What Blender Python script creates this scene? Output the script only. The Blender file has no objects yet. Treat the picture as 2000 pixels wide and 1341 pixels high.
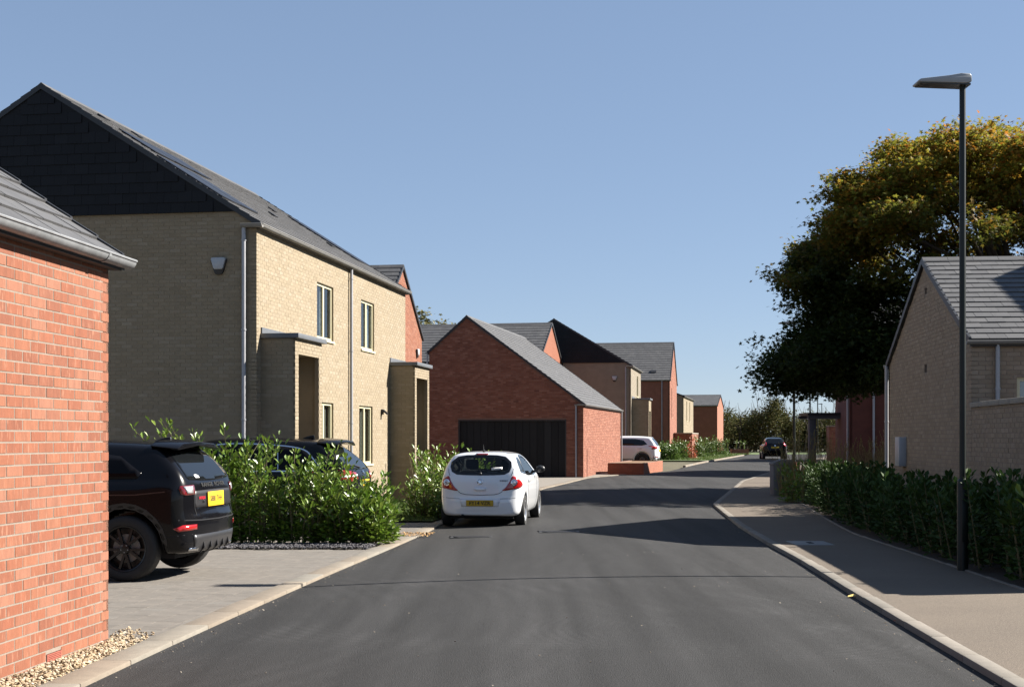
import bpy, bmesh, math, random
import numpy as np
from mathutils import Vector, Matrix
from mathutils.bvhtree import BVHTree
from mathutils.geometry import delaunay_2d_cdt

random.seed(7)
RNG = np.random.default_rng(11)
SC = bpy.context.scene
C = SC.collection

# ---------------------------------------------------------------- camera, sky, sun, exposure
FPX, V0, CAM_H = 2600.0, 854.0, 1.75          # focal length and horizon row in photo pixels (2000 x 1341), eye height in metres
cam_data = bpy.data.cameras.new('camera')
cam = bpy.data.objects.new('camera', cam_data)
C.objects.link(cam)
cam.location = (0, 0, CAM_H)
cam.rotation_euler = (math.radians(90), 0, 0)
cam_data.sensor_width = 36.0
cam_data.lens = 36.0 * FPX / 2000.0
cam_data.shift_y = (V0 - 670.5) / 2000.0
cam_data.clip_start, cam_data.clip_end = 0.1, 3000.0
SC.camera = cam

SUN_AZ, SUN_EL = math.radians(11.0), math.radians(35.5)   # azimuth measured from +X towards +Y
SUN_DIR = Vector((math.cos(SUN_EL) * math.cos(SUN_AZ), math.cos(SUN_EL) * math.sin(SUN_AZ), math.sin(SUN_EL)))
world = bpy.data.worlds.new("World")
SC.world = world
world.use_nodes = True
wn = world.node_tree
wn.nodes.clear()
sky = wn.nodes.new('ShaderNodeTexSky')
sky.sky_type = 'NISHITA'
sky.sun_disc = False
sky.sun_elevation = SUN_EL
sky.sun_rotation = math.pi / 2 - SUN_AZ
sky.altitude = 2000
sky.air_density = 1.0
sky.dust_density = 0.0
sky.ozone_density = 4.0
wb = wn.nodes.new('ShaderNodeBackground')
wb.inputs['Strength'].default_value = 0.078
wo = wn.nodes.new('ShaderNodeOutputWorld')
sg = wn.nodes.new('ShaderNodeGamma'); sg.inputs['Gamma'].default_value = 0.5       # a milder climb of brightness towards the horizon
st_ = wn.nodes.new('ShaderNodeVectorMath'); st_.operation = 'MULTIPLY'; st_.inputs[1].default_value = (0.92, 1.0, 1.14)
wn.links.new(sky.outputs[0], sg.inputs['Color']); wn.links.new(sg.outputs[0], st_.inputs[0])
wn.links.new(st_.outputs[0], wb.inputs['Color'])
wn.links.new(wb.outputs[0], wo.inputs['Surface'])
sun_data = bpy.data.lights.new('sun', 'SUN')
sun_data.energy = 5.0
sun_data.angle = math.radians(0.53)
sun_data.color = (1.0, 0.94, 0.85)
sun = bpy.data.objects.new('sun', sun_data)
C.objects.link(sun)
sun.rotation_euler = SUN_DIR.to_track_quat('Z', 'Y').to_euler()
SC.view_settings.view_transform = 'Standard'
SC.view_settings.look = 'None'
SC.view_settings.gamma = 1.0
SC.view_settings.exposure = 1.75
SC.view_settings.use_curve_mapping = False
SC.cycles.max_bounces = 6
SC.cycles.use_denoising = True

# ---------------------------------------------------------------- where a photo pixel lies in the street
def zg(D):
    """Ground level along the street: a slight dip around 26 m, then a gentle climb towards the far end."""
    s = lambda t: (lambda q: q * q * (3 - 2 * q))(min(max(t, 0.0), 1.0))
    return 0.12 * (1 - s((D - 9.0) / 17.0)) + 0.2 * s((D - 45.0) / 40.0)

def at(u, v, off=0.0):
    D = 30.0
    for _ in range(60):
        D = FPX * (CAM_H - zg(D) - off) / (v - V0)
    return Vector(((u - 1000) / FPX * D, D, zg(D) + off))

def at_d(u, v, D):
    return Vector(((u - 1000) / FPX * D, D, CAM_H + (V0 - v) / FPX * D))

def pix(p):
    return 1000 + FPX * p[0] / p[1], V0 - FPX * (p[2] - CAM_H) / p[1]

# ---------------------------------------------------------------- mesh helpers
def tag(o, label=None, cat=None, group=None, kind=None):
    if label: o['label'] = label
    if cat: o['category'] = cat
    if group: o['group'] = group
    if kind: o['kind'] = kind
    return o

def link(name, me, parent=None, M=None):
    o = bpy.data.objects.new(name, me)
    C.objects.link(o)
    if parent is not None: o.parent = parent
    if M is not None: o.matrix_local = M
    return o

def thing(name, label, cat, loc=(0, 0, 0), M=None, group=None):
    o = bpy.data.objects.new(name, None)
    o.empty_display_size = 0.2
    C.objects.link(o)
    if M is not None: o.matrix_world = M
    else: o.location = loc
    return tag(o, label, cat, group)

def np_mesh(name, verts, faces, mat=None, smooth=False):
    """verts Nx3, faces: an array of quads or triangles, or a list of such arrays."""
    if not isinstance(faces, (list, tuple)): faces = [faces]
    faces = [np.asarray(f, dtype=np.int32) for f in faces if len(f)]
    me = bpy.data.meshes.new(name)
    verts = np.asarray(verts, dtype=np.float32).reshape(-1, 3)
    me.vertices.add(len(verts))
    me.vertices.foreach_set('co', verts.ravel())
    tot = np.concatenate([np.full(len(f), f.shape[1], np.int32) for f in faces])
    idx = np.concatenate([f.ravel() for f in faces])
    me.loops.add(len(idx))
    me.loops.foreach_set('vertex_index', idx)
    me.polygons.add(len(tot))
    me.polygons.foreach_set('loop_start', np.concatenate([[0], np.cumsum(tot)[:-1]]).astype(np.int32))
    me.polygons.foreach_set('loop_total', tot)
    me.update(calc_edges=True)
    me.polygons.foreach_set('use_smooth', np.full(len(tot), bool(smooth)))
    if mat: me.materials.append(mat)
    return me

class MB:
    """Collects boxes, prisms, tubes and lathes; build() links them as ONE mesh object."""
    def __init__(s): s.v, s.f, s.smooth = [], [], False
    def add(s, vs, fs, M=None):
        b = len(s.v)
        s.v += [tuple(M @ Vector(v)) if M is not None else tuple(v) for v in vs]
        s.f += [tuple(i + b for i in f) for f in fs]
        return s
    def box(s, x0, x1, y0, y1, z0, z1, M=None):
        return s.add([(x0, y0, z0), (x1, y0, z0), (x1, y1, z0), (x0, y1, z0), (x0, y0, z1), (x1, y0, z1), (x1, y1, z1), (x0, y1, z1)],
                     [(0, 3, 2, 1), (4, 5, 6, 7), (0, 1, 5, 4), (1, 2, 6, 5), (2, 3, 7, 6), (3, 0, 4, 7)], M)
    def prism(s, poly, axis_vec, M=None):
        """poly: closed list of 3D points; extruded by axis_vec."""
        n = len(poly); a = Vector(axis_vec)
        vs = [Vector(p) for p in poly] + [Vector(p) + a for p in poly]
        fs = [tuple(range(n - 1, -1, -1)), tuple(range(n, 2 * n))] + [(i, (i + 1) % n, n + (i + 1) % n, n + i) for i in range(n)]
        return s.add(vs, fs, M)
    def tube(s, pts, r, n=10, M=None, cap=True):
        pts = [Vector(p) for p in pts]
        rs = r if isinstance(r, (list, tuple)) else [r] * len(pts)
        rings = []
        for i, p in enumerate(pts):
            d = (pts[min(i + 1, len(pts) - 1)] - pts[max(i - 1, 0)]).normalized()
            a = d.orthogonal().normalized() if i == 0 else (a - d * a.dot(d)).normalized()
            b = d.cross(a)
            rings.append([p + (a * math.cos(t) + b * math.sin(t)) * rs[i] for t in [2 * math.pi * k / n for k in range(n)]])
        vs = [v for ring in rings for v in ring]
        fs = [(i * n + k, i * n + (k + 1) % n, (i + 1) * n + (k + 1) % n, (i + 1) * n + k) for i in range(len(pts) - 1) for k in range(n)]
        if cap: fs += [tuple(range(n - 1, -1, -1)), tuple(range((len(pts) - 1) * n, len(pts) * n))]
        return s.add(vs, fs, M)
    def lathe(s, prof, n=24, M=None, close=False):
        """prof: (radius, height) pairs about the local z axis."""
        m = len(prof)
        vs = [(r * math.cos(2 * math.pi * k / n), r * math.sin(2 * math.pi * k / n), z) for r, z in prof for k in range(n)]
        fs = [(i * n + k, i * n + (k + 1) % n, ((i + 1) % m) * n + (k + 1) % n, ((i + 1) % m) * n + k) for i in range(m if close else m - 1) for k in range(n)]
        return s.add(vs, fs, M)
    def build(s, name, mat, parent=None, smooth=False, M=None, bevel=0.0, kind=None):
        me = bpy.data.meshes.new(name)
        me.from_pydata(s.v, [], s.f)
        bm = bmesh.new(); bm.from_mesh(me)
        bmesh.ops.recalc_face_normals(bm, faces=bm.faces)
        if bevel > 0:
            ed = [e for e in bm.edges if len(e.link_faces) == 2 and e.calc_face_angle(0) > 0.5]
            bmesh.ops.bevel(bm, geom=ed, offset=bevel, segments=2, affect='EDGES', profile=0.5, clamp_overlap=True)
        bm.to_mesh(me); bm.free()
        if smooth or bevel > 0:
            me.polygons.foreach_set('use_smooth', np.ones(len(me.polygons), dtype=bool))
            if bevel > 0 or smooth == 'auto':
                me.set_sharp_from_angle(angle=math.radians(40))
        if mat: me.materials.append(mat)
        o = link(name, me, parent, M)
        if kind: o['kind'] = kind
        return o

def text_part(name, s, size, mat, parent, M, extrude=0.001, bold=0.0, align='CENTER', sx=1.0):
    cu = bpy.data.curves.new('lettering', 'FONT')
    cu.body = s; cu.size = size; cu.extrude = extrude; cu.offset = bold
    cu.align_x = align; cu.align_y = 'CENTER'; cu.resolution_u = 3
    tmp = bpy.data.objects.new('lettering', cu)
    C.objects.link(tmp)
    dg = bpy.context.evaluated_depsgraph_get(); dg.update()
    me = bpy.data.meshes.new_from_object(tmp.evaluated_get(dg))
    bpy.data.objects.remove(tmp); bpy.data.curves.remove(cu)
    me.materials.clear(); me.materials.append(mat)
    return link(name, me, parent, M @ Matrix.Diagonal((sx, 1, 1, 1)))

def frame(o, x, y, z):
    """4x4 from an origin and three axes."""
    M = Matrix.Identity(4)
    for i, c in enumerate((x, y, z)):
        for j in range(3): M[j][i] = c[j]
    for j in range(3): M[j][3] = o[j]
    return M

# ---------------------------------------------------------------- materials
def srgb(r, g, b):
    f = lambda c: (c / 255 / 12.92) if c / 255 <= 0.04045 else ((c / 255 + 0.055) / 1.055) ** 2.4
    return (f(r), f(g), f(b))

def pmat(name, col, ramp=None, var=0.12, vscale=6.0, rough=0.75, bump=0.0, bscale=60.0, metallic=0.0, coat=0.0, spec=0.5,
         stretch=None, streak=0.0, translucent=0.0, emission=0.0, speck=None, transmission=0.0, var2=None, rings=None):
    """A procedural Principled material. ramp: list of colours chosen per mesh island (and per object); var: noise variation of value;
    speck: (scale, colour, threshold) little flecks of another colour."""
    m = bpy.data.materials.new(name); m.use_nodes = True
    nt = m.node_tree; N = nt.nodes; L = nt.links
    b = N['Principled BSDF']; out = N['Material Output']
    b.inputs['Roughness'].default_value = rough
    b.inputs['Metallic'].default_value = metallic
    b.inputs['Coat Weight'].default_value = coat
    b.inputs['Coat Roughness'].default_value = 0.03
    b.inputs['Specular IOR Level'].default_value = spec
    b.inputs['Transmission Weight'].default_value = transmission
    tc = N.new('ShaderNodeTexCoord')
    coord = tc.outputs['Object']
    oi = N.new('ShaderNodeObjectInfo')
    if ramp:
        geo = N.new('ShaderNodeNewGeometry')
        ad = N.new('ShaderNodeMath'); ad.operation = 'ADD'
        L.new(geo.outputs['Random Per Island'], ad.inputs[0]); L.new(oi.outputs['Random'], ad.inputs[1])
        fr = N.new('ShaderNodeMath'); fr.operation = 'FRACT'; L.new(ad.outputs[0], fr.inputs[0])
        cr = N.new('ShaderNodeValToRGB'); cr.color_ramp.interpolation = 'LINEAR'
        els = cr.color_ramp.elements
        while len(els) < len(ramp): els.new(0.5)
        for i, c in enumerate(ramp):
            els[i].position = i / (len(ramp) - 1); els[i].color = (*c, 1)
        L.new(fr.outputs[0], cr.inputs[0])
        colour = cr.outputs[0]
        mv = N.new('ShaderNodeVectorMath'); mv.operation = 'ADD'
        sc_ = N.new('ShaderNodeVectorMath'); sc_.operation = 'SCALE'; sc_.inputs[0].default_value = (17, 29, 13)
        L.new(fr.outputs[0], sc_.inputs['Scale']); L.new(coord, mv.inputs[0]); L.new(sc_.outputs[0], mv.inputs[1])
        coord = mv.outputs[0]
    else:
        rgb = N.new('ShaderNodeRGB'); rgb.outputs[0].default_value = (*col, 1); colour = rgb.outputs[0]
    if stretch:
        mp = N.new('ShaderNodeMapping'); mp.inputs['Scale'].default_value = stretch; L.new(coord, mp.inputs['Vector']); sco = mp.outputs[0]
    else: sco = coord
    if var > 0:
        n1 = N.new('ShaderNodeTexNoise'); n1.inputs['Scale'].default_value = vscale; n1.inputs['Detail'].default_value = 5
        n1.inputs['Roughness'].default_value = 0.65
        L.new(sco, n1.inputs['Vector'])
        mr = N.new('ShaderNodeMapRange'); mr.inputs[1].default_value = 0.3; mr.inputs[2].default_value = 0.7
        mr.inputs[3].default_value = 1 - var; mr.inputs[4].default_value = 1 + var
        L.new(n1.outputs[0], mr.inputs[0])
        mx = N.new('ShaderNodeVectorMath'); mx.operation = 'SCALE'
        L.new(colour, mx.inputs[0]); L.new(mr.outputs[0], mx.inputs['Scale']); colour = mx.outputs[0]
    if var2:                                                             # a second, broader variation: (scale, amount, stretch)
        mp2 = N.new('ShaderNodeMapping'); mp2.inputs['Scale'].default_value = var2[2]; L.new(tc.outputs['Object'], mp2.inputs['Vector'])
        n4 = N.new('ShaderNodeTexNoise'); n4.inputs['Scale'].default_value = var2[0]; n4.inputs['Detail'].default_value = 3; L.new(mp2.outputs[0], n4.inputs['Vector'])
        m4 = N.new('ShaderNodeMapRange'); m4.inputs[1].default_value = .3; m4.inputs[2].default_value = .7; m4.inputs[3].default_value = 1 - var2[1]; m4.inputs[4].default_value = 1 + var2[1]
        L.new(n4.outputs[0], m4.inputs[0])
        x4 = N.new('ShaderNodeVectorMath'); x4.operation = 'SCALE'; L.new(colour, x4.inputs[0]); L.new(m4.outputs[0], x4.inputs['Scale']); colour = x4.outputs[0]
    for cx, cy, sc0, amt, r0, r1 in rings or ():                          # tyre arcs: pale rings about a turning centre, broken up by noise
        mp3 = N.new('ShaderNodeMapping'); mp3.inputs['Location'].default_value = (-cx, -cy, 0); L.new(tc.outputs['Object'], mp3.inputs['Vector'])
        wv = N.new('ShaderNodeTexWave'); wv.wave_type = 'RINGS'; wv.rings_direction = 'Z'; wv.inputs['Scale'].default_value = sc0; wv.inputs['Distortion'].default_value = 1.2
        wv.inputs['Detail'].default_value = 3; L.new(mp3.outputs[0], wv.inputs['Vector'])
        n5 = N.new('ShaderNodeTexNoise'); n5.inputs['Scale'].default_value = .9; n5.inputs['Detail'].default_value = 2; L.new(tc.outputs['Object'], n5.inputs['Vector'])
        m5 = N.new('ShaderNodeMapRange'); m5.inputs[1].default_value = .38; m5.inputs[2].default_value = .62; m5.inputs[3].default_value = 0; m5.inputs[4].default_value = amt; L.new(n5.outputs[0], m5.inputs[0])
        ln = N.new('ShaderNodeVectorMath'); ln.operation = 'LENGTH'; L.new(mp3.outputs[0], ln.inputs[0])
        val = m5.outputs[0]
        for lo_, hi_, f_, t_ in ((r0 - .25, r0 + .1, 0, 1), (r1 - .1, r1 + .3, 1, 0)):
            k5 = N.new('ShaderNodeMapRange'); k5.inputs[1].default_value = lo_; k5.inputs[2].default_value = hi_; k5.inputs[3].default_value = f_; k5.inputs[4].default_value = t_; L.new(ln.outputs['Value'], k5.inputs[0])
            q5 = N.new('ShaderNodeMath'); q5.operation = 'MULTIPLY'; L.new(val, q5.inputs[0]); L.new(k5.outputs[0], q5.inputs[1]); val = q5.outputs[0]
        q5 = N.new('ShaderNodeMath'); q5.operation = 'MULTIPLY'; L.new(wv.outputs[1], q5.inputs[0]); L.new(val, q5.inputs[1])
        r5 = N.new('ShaderNodeMath'); r5.operation = 'ADD'; r5.inputs[0].default_value = 1.0; L.new(q5.outputs[0], r5.inputs[1])
        x5 = N.new('ShaderNodeVectorMath'); x5.operation = 'SCALE'; L.new(colour, x5.inputs[0]); L.new(r5.outputs[0], x5.inputs['Scale']); colour = x5.outputs[0]
    if speck:
        ss, scol, th = speck
        n2 = N.new('ShaderNodeTexNoise'); n2.inputs['Scale'].default_value = ss; n2.inputs['Detail'].default_value = 2
        L.new(sco, n2.inputs['Vector'])
        m2 = N.new('ShaderNodeMapRange'); m2.inputs[1].default_value = th; m2.inputs[2].default_value = th + 0.09
        L.new(n2.outputs[0], m2.inputs[0])
        mc = N.new('ShaderNodeMix'); mc.data_type = 'RGBA'; mc.inputs[7].default_value = (*scol, 1)
        L.new(m2.outputs[0], mc.inputs[0]); L.new(colour, mc.inputs[6]); colour = mc.outputs[2]
    L.new(colour, b.inputs['Base Color'])
    if bump > 0:
        n3 = N.new('ShaderNodeTexNoise'); n3.inputs['Scale'].default_value = bscale; n3.inputs['Detail'].default_value = 6
        L.new(sco, n3.inputs['Vector'])
        bp = N.new('ShaderNodeBump'); bp.inputs['Strength'].default_value = bump; bp.inputs['Distance'].default_value = 0.01
        L.new(n3.outputs[0], bp.inputs['Height']); L.new(bp.outputs[0], b.inputs['Normal'])
    if translucent > 0:
        tr = N.new('ShaderNodeBsdfTranslucent'); ms = N.new('ShaderNodeMixShader'); ms.inputs[0].default_value = translucent
        L.new(colour, tr.inputs['Color']); L.new(b.outputs[0], ms.inputs[1]); L.new(tr.outputs[0], ms.inputs[2]); L.new(ms.outputs[0], out.inputs['Surface'])
    return m

M = {}
RED = [(.19, .063, .030), (.172, .054, .026), (.205, .076, .038), (.18, .066, .036), (.155, .049, .024), (.195, .068, .033), (.21, .088, .052), (.186, .058, .027)]
RED_FAR = [(.205, .072, .040), (.165, .055, .031), (.235, .092, .056), (.185, .064, .036), (.265, .115, .074), (.15, .05, .03)]
CREAM = [(.2098, .1686, .1127), (.2012, .16, .1049), (.2176, .1763, .1195), (.2064, .1651, .1092), (.2305, .1909, .1359), (.1961, .1557, .1015)]
GREYB = [(.245, .186, .130), (.225, .168, .116), (.262, .202, .144), (.235, .177, .122), (.275, .215, .158)]
M['brick_red'] = pmat('red brick', None, ramp=RED, var=0.16, vscale=9, rough=0.88, bump=0.5, bscale=90, stretch=(2.2, 2.2, 0.35), speck=(26, (.235, .105, .062), .60))
M['brick_red_far'] = pmat('dark red brick', None, ramp=RED_FAR, var=0.15, vscale=3, rough=0.9, bump=0.2, bscale=60)
M['brick_cream'] = pmat('buff brick', None, ramp=CREAM, var=0.12, vscale=2.2, rough=0.9, bump=0.3, bscale=70)
M['brick_grey'] = pmat('grey buff brick', None, ramp=GREYB, var=0.14, vscale=2.0, rough=0.9, bump=0.3, bscale=70)
M['mortar_pale'] = pmat('pale mortar', (.1853, .1493, .121), var=0.12, vscale=20, rough=0.95, bump=0.4, bscale=120)
M['mortar_red'] = pmat('pinkish mortar',(.155, .088, .066), var=0.1, vscale=14, rough=0.95)
M['mortar_cream'] = pmat('sandy mortar',(.2064, .1677, .1135), var=0.1, vscale=14, rough=0.95)
M['mortar_grey'] = pmat('grey mortar', (.2001, .1527, .118), var=0.1, vscale=14, rough=0.95)
SLATES = [(.0673, .0673, .069), (.0604, .0604, .0629), (.0742, .0742, .0759), (.0646, .0646, .0673), (.0811, .0803, .0811)]
M['slate'] = pmat('grey slate tile', None, ramp=SLATES, var=0.13, vscale=5, rough=0.62, bump=0.15, bscale=50, spec=0.4)
M['slate_black'] = pmat('black hung tile', None, ramp=[(.0061, .0065, .0083), (.0047, .005, .0065), (.0079, .0083, .0104)], var=0.1, vscale=4, rough=0.6, spec=0.22)
M['deck'] = pmat('roof underlay', (.0216, .0216, .0238), var=0.05)
M['verge'] = pmat('black verge trim', (.0158, .0166, .0194), var=0.1, rough=0.5)
M['galv'] = pmat('galvanised steel', (.2376, .2448, .252), var=0.22, vscale=7, rough=0.5, metallic=0.35, bump=0.03)
M['galv_dull'] = pmat('dull galvanised steel', (.18, .1764, .1692), var=0.12, vscale=4, rough=0.55, metallic=0.1)
M['pipe'] = pmat('silver grey downpipe', (.288, .288, .3024), var=0.08, vscale=3, rough=0.42, metallic=0.15)
M['soffit'] = pmat('dark soffit board', (.036, .0324, .0302), var=0.1)
M['win_frame'] = pmat('cream window frame', (.5054, .4568, .3013), var=0.04, rough=0.45)
M['glass'] = pmat('window glass', (.13, .155, .18), var=0.35, vscale=1.2, rough=0.03, spec=1.0, coat=1.0)
M['lead'] = pmat('grey lead flashing', (.09, .0972, .108), var=0.1, vscale=5, rough=0.5)
M['coping'] = pmat('cast stone coping', (.243, .2138, .175), var=0.1, vscale=10, rough=0.9)
M['white_box'] = pmat('white plastic box', (.324, .3384, .36), var=0.05, rough=0.4)
M['black_plastic'] = pmat('black plastic', (.012, .012, .014), var=0.1, rough=0.45)
M['door_black'] = pmat('black boarded door', None, ramp=[(.017, .017, .017), (.0119, .0119, .0119), (.0221, .0221, .0221)], var=0.1, vscale=3, rough=0.7, spec=0.2)
M['terracotta'] = pmat('terracotta vent', (.2376, .0648, .0432), var=0.1, rough=0.8)
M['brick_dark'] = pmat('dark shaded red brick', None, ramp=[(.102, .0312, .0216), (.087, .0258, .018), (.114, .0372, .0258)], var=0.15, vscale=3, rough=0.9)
M['brick_buff_far'] = pmat('greyer buff brick', None, ramp=[(.1849, .1591, .1187), (.172, .1462, .1075), (.1961, .1686, .1273), (.2064, .1806, .1376)], var=0.1, vscale=2.2, rough=0.9)
wg = bpy.data.materials.new('clear window glass'); wg.use_nodes = True
_n = wg.node_tree.nodes; _l = wg.node_tree.links; _n.clear()
_o = _n.new('ShaderNodeOutputMaterial'); _t = _n.new('ShaderNodeBsdfTransparent'); _t.inputs[0].default_value = (.72, .75, .74, 1)
_g = _n.new('ShaderNodeBsdfGlossy'); _g.inputs['Roughness'].default_value = .01; _f = _n.new('ShaderNodeFresnel'); _f.inputs[0].default_value = 2.5
_b = _n.new('ShaderNodeNewGeometry'); _q = _n.new('ShaderNodeMath'); _q.operation = 'SUBTRACT'; _q.inputs[0].default_value = 1.0; _l.new(_b.outputs['Backfacing'], _q.inputs[1])
_w = _n.new('ShaderNodeMath'); _w.operation = 'MULTIPLY'; _l.new(_f.outputs[0], _w.inputs[0]); _l.new(_q.outputs[0], _w.inputs[1])
_m = _n.new('ShaderNodeMixShader'); _l.new(_w.outputs[0], _m.inputs[0]); _l.new(_t.outputs[0], _m.inputs[1]); _l.new(_g.outputs[0], _m.inputs[2]); _l.new(_m.outputs[0], _o.inputs[0])
M['window_clear'] = wg
M['curtain'] = pmat('white curtain', (.63, .644, .658), var=.06, rough=.9, translucent=.2)
M['blind'] = pmat('grey blind', (.28, .273, .238), var=.06, rough=.8)

# ---------------------------------------------------------------- ground, road, pavements
M['ground'] = pmat('dry ground', (.0638, .0562, .03), var=0.35, vscale=0.8, rough=1.0)
M['asphalt'] = pmat('asphalt', (.0152, .0150, .0152), var=0.36, vscale=48, rough=0.88, bump=0.9, bscale=110, speck=(85, (.05, .049, .048), .63), var2=(2.6, .50, (1, .04, 1)), rings=[(1.9, 11.0, 3.2, .55, .7, 1.6), (.2, 12.6, 2.6, .35, 2.3, 3.0), (-7.5, 12.0, 1.2, .30, 5.0, 8.2), (9.0, 16.0, 1.1, .28, 5.6, 9.0)], spec=.35)
M['path'] = pmat('buff pavement', (.100, .079, .059), var=0.24, vscale=55, rough=0.95, bump=0.7, bscale=120, speck=(70, (.17, .14, .11), .62), var2=(.8, .10, (1, 1, 1)))
M['kerb'] = pmat('concrete kerb', None, ramp=[(.155, .1376, .1147), (.1333, .1209, .1023), (.1705, .1519, .1271), (.1457, .1271, .1066)], var=0.12, vscale=9, rough=0.95, bump=0.3, bscale=120)
M['edging'] = pmat('pale edging stone', None, ramp=[(.1674, .1376, .1054), (.1519, .1252, .0961), (.1798, .1519, .1178), (.1581, .1457, .124)], var=0.13, vscale=8, rough=0.95, bump=0.3, bscale=120)
M['paver'] = pmat('grey block paving', None, ramp=[(.1225, .1096, .0952), (.1113, .1, .0871), (.133, .1184, .1023), (.1169, .104, .0902), (.1274, .1169, .1032)], var=0.14, vscale=7, rough=0.95, bump=0.3, bscale=150)
M['paver_joint'] = pmat('paving joint sand', (.1612, .1451, .1249), var=0.2, vscale=15, rough=1.0)
M['soil'] = pmat('dark soil', (.0375, .027, .0188), var=0.3, vscale=8, rough=1.0, bump=1.0, bscale=25)
M['lawn'] = pmat('lawn base', (.0525, .0825, .0188), var=0.3, vscale=5, rough=1.0)

def interp(tab, D):
    if D <= tab[0][0]:
        (d0, x0), (d1, x1) = tab[0], tab[1]
    elif D >= tab[-1][0]:
        (d0, x0), (d1, x1) = tab[-2], tab[-1]
    else:
        for (d0, x0), (d1, x1) in zip(tab, tab[1:]):
            if d0 <= D <= d1: break
    return x0 + (x1 - x0) * (D - d0) / (d1 - d0)

def table(pts, off):
    return [(p.y, p.x) for p in (at(u, v, off) for u, v in pts)]

LEFT = table([(145, 1341), (320, 1260), (527, 1168), (647, 1116), (739, 1078), (838, 1035), (865, 1021), (1065, 952), (1150, 931.5), (1309, 918), (1421, 894.5)], .03)
RIGHT = table([(1977, 1334), (1786, 1224), (1664, 1153), (1559, 1089), (1500, 1058), (1440, 1022), (1392, 983), (1447, 938), (1505, 920), (1560, 903)], .055)
BACK = table([(2000, 1153), (1908, 1122), (1816, 1091), (1664, 1041), (1590, 1000), (1548, 972)], .05)
XL = lambda D: interp(LEFT, D)
XR = lambda D: interp(RIGHT, D)
XB = lambda D: interp(BACK, D) if D < BACK[-1][0] else max(XR(D) + 2.2, BACK[-1][1])

def strip(name, mat, fa, fb, D0, D1, off, step=1.0, cols=2, crown=0.0, kind='structure', parent=None, extra=()):
    Ds = sorted(set([D0 + i * step for i in range(int((D1 - D0) / step) + 1)] + [D1] + [d for d in extra if D0 < d < D1]))
    vs, fs = [], []
    for D in Ds:
        a, b = fa(D), fb(D)
        for j in range(cols):
            t = j / (cols - 1)
            vs.append((a + (b - a) * t, D, zg(D) + off + crown * (1 - (2 * t - 1) ** 2)))
    for i in range(len(Ds) - 1):
        for j in range(cols - 1):
            p = i * cols + j
            fs.append((p, p + 1, p + cols + 1, p + cols))
    o = link(name, np_mesh(name, vs, np.array(fs), mat, smooth=True), parent)
    return tag(o, kind=kind)

gv, gf = [], []
GD = [-60, -10, 0] + list(range(5, 100, 5)) + [100, 140, 250, 600, 1500]
for D in GD:
    for X in (-900, -100, -30, 0, 30, 100, 900): gv.append((X, D, zg(D) - 0.06))
for i in range(len(GD) - 1):
    for j in range(6):
        p = i * 7 + j
        gf.append((p, p + 1, p + 8, p + 7))
tag(link('ground', np_mesh('ground', gv, np.array(gf), M['ground'])), kind='structure')

strip('road', M['asphalt'], lambda D: XL(D) - .02, lambda D: XR(D) + .02, -4, 119, 0.0, cols=13, crown=.05, extra=[d for d, x in LEFT + RIGHT])
strip('pavement', M['path'], lambda D: XR(D) + .14, lambda D: XB(D), 3, 112, .05, extra=[d for d, x in RIGHT + BACK])
strip('planting_bed', M['soil'], lambda D: XB(D) + .02, lambda D: XB(D) + 16, 8, 56, .04)
strip('driveway', M['paver_joint'], lambda D: -16, lambda D: XL(D) - .05, 3, 63, .012)
strip('front_lawn', M['lawn'], lambda D: XL(D) - 3.2, lambda D: XL(D) - .30, 27.2, 36.0, .05)
strip('side_lawn', M['lawn'], lambda D: XL(D) - 5.5, lambda D: XL(D) - .30, 88, 128, .03)
strip('far_verge', M['lawn'], lambda D: 14, lambda D: 40, 119.2, 135, .03)

def along(fx, D0, D1, seg, off, inset, width, depth, mat, name, parent, side, taper=0.006):
    """Stones laid end to end along an edge fx(D); each is an object sharing one mesh where it can."""
    me = None
    D = D0
    n = 0
    while D < D1:
        x0 = fx(D); D2 = D + seg
        for _ in range(6):
            x1 = fx(D2); L = math.hypot(x1 - x0, D2 - D); D2 = D + (D2 - D) * seg / L
        x1 = fx(D2)
        d = Vector((x1 - x0, D2 - D, zg(D2) - zg(D))).normalized()
        r = Vector((d.y, -d.x, 0)).normalized() * side
        if me is None:
            b = MB().box(0.003, seg - 0.004, 0, width, -depth, 0)
            me = b.build('tmp', mat, None, bevel=0.012)
            mesh = me.data; bpy.data.objects.remove(me); me = mesh; me.name = name
        o = link(name, me, parent, frame(Vector((x0, D, zg(D) + off + random.uniform(-.002, .003))) + r * inset, d, r, Vector((0, 0, 1))))
        D = D2; n += 1
    return n

kerb = tag(link('kerb', None), kind='structure')
along(XR, 4.2, 100, 0.915, .055, 0.0, .14, .22, M['kerb'], 'kerb_stone', kerb, 1)
edging = tag(link('road_edging', None), kind='structure')
along(XL, 5.0, 60, 0.915, .034, 0.0, .24, .2, M['edging'], 'edging_stone', edging, -1)
along(XL, 72, 113, 0.915, .09, 0.0, .15, .2, M['edging'], 'edging_stone', edging, -1)
backedge = tag(link('pavement_edging', None), kind='structure')
along(XB, 9, 36, 0.915, .062, 0.0, .05, .2, M['kerb'], 'edging_stone', backedge, 1)

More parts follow.
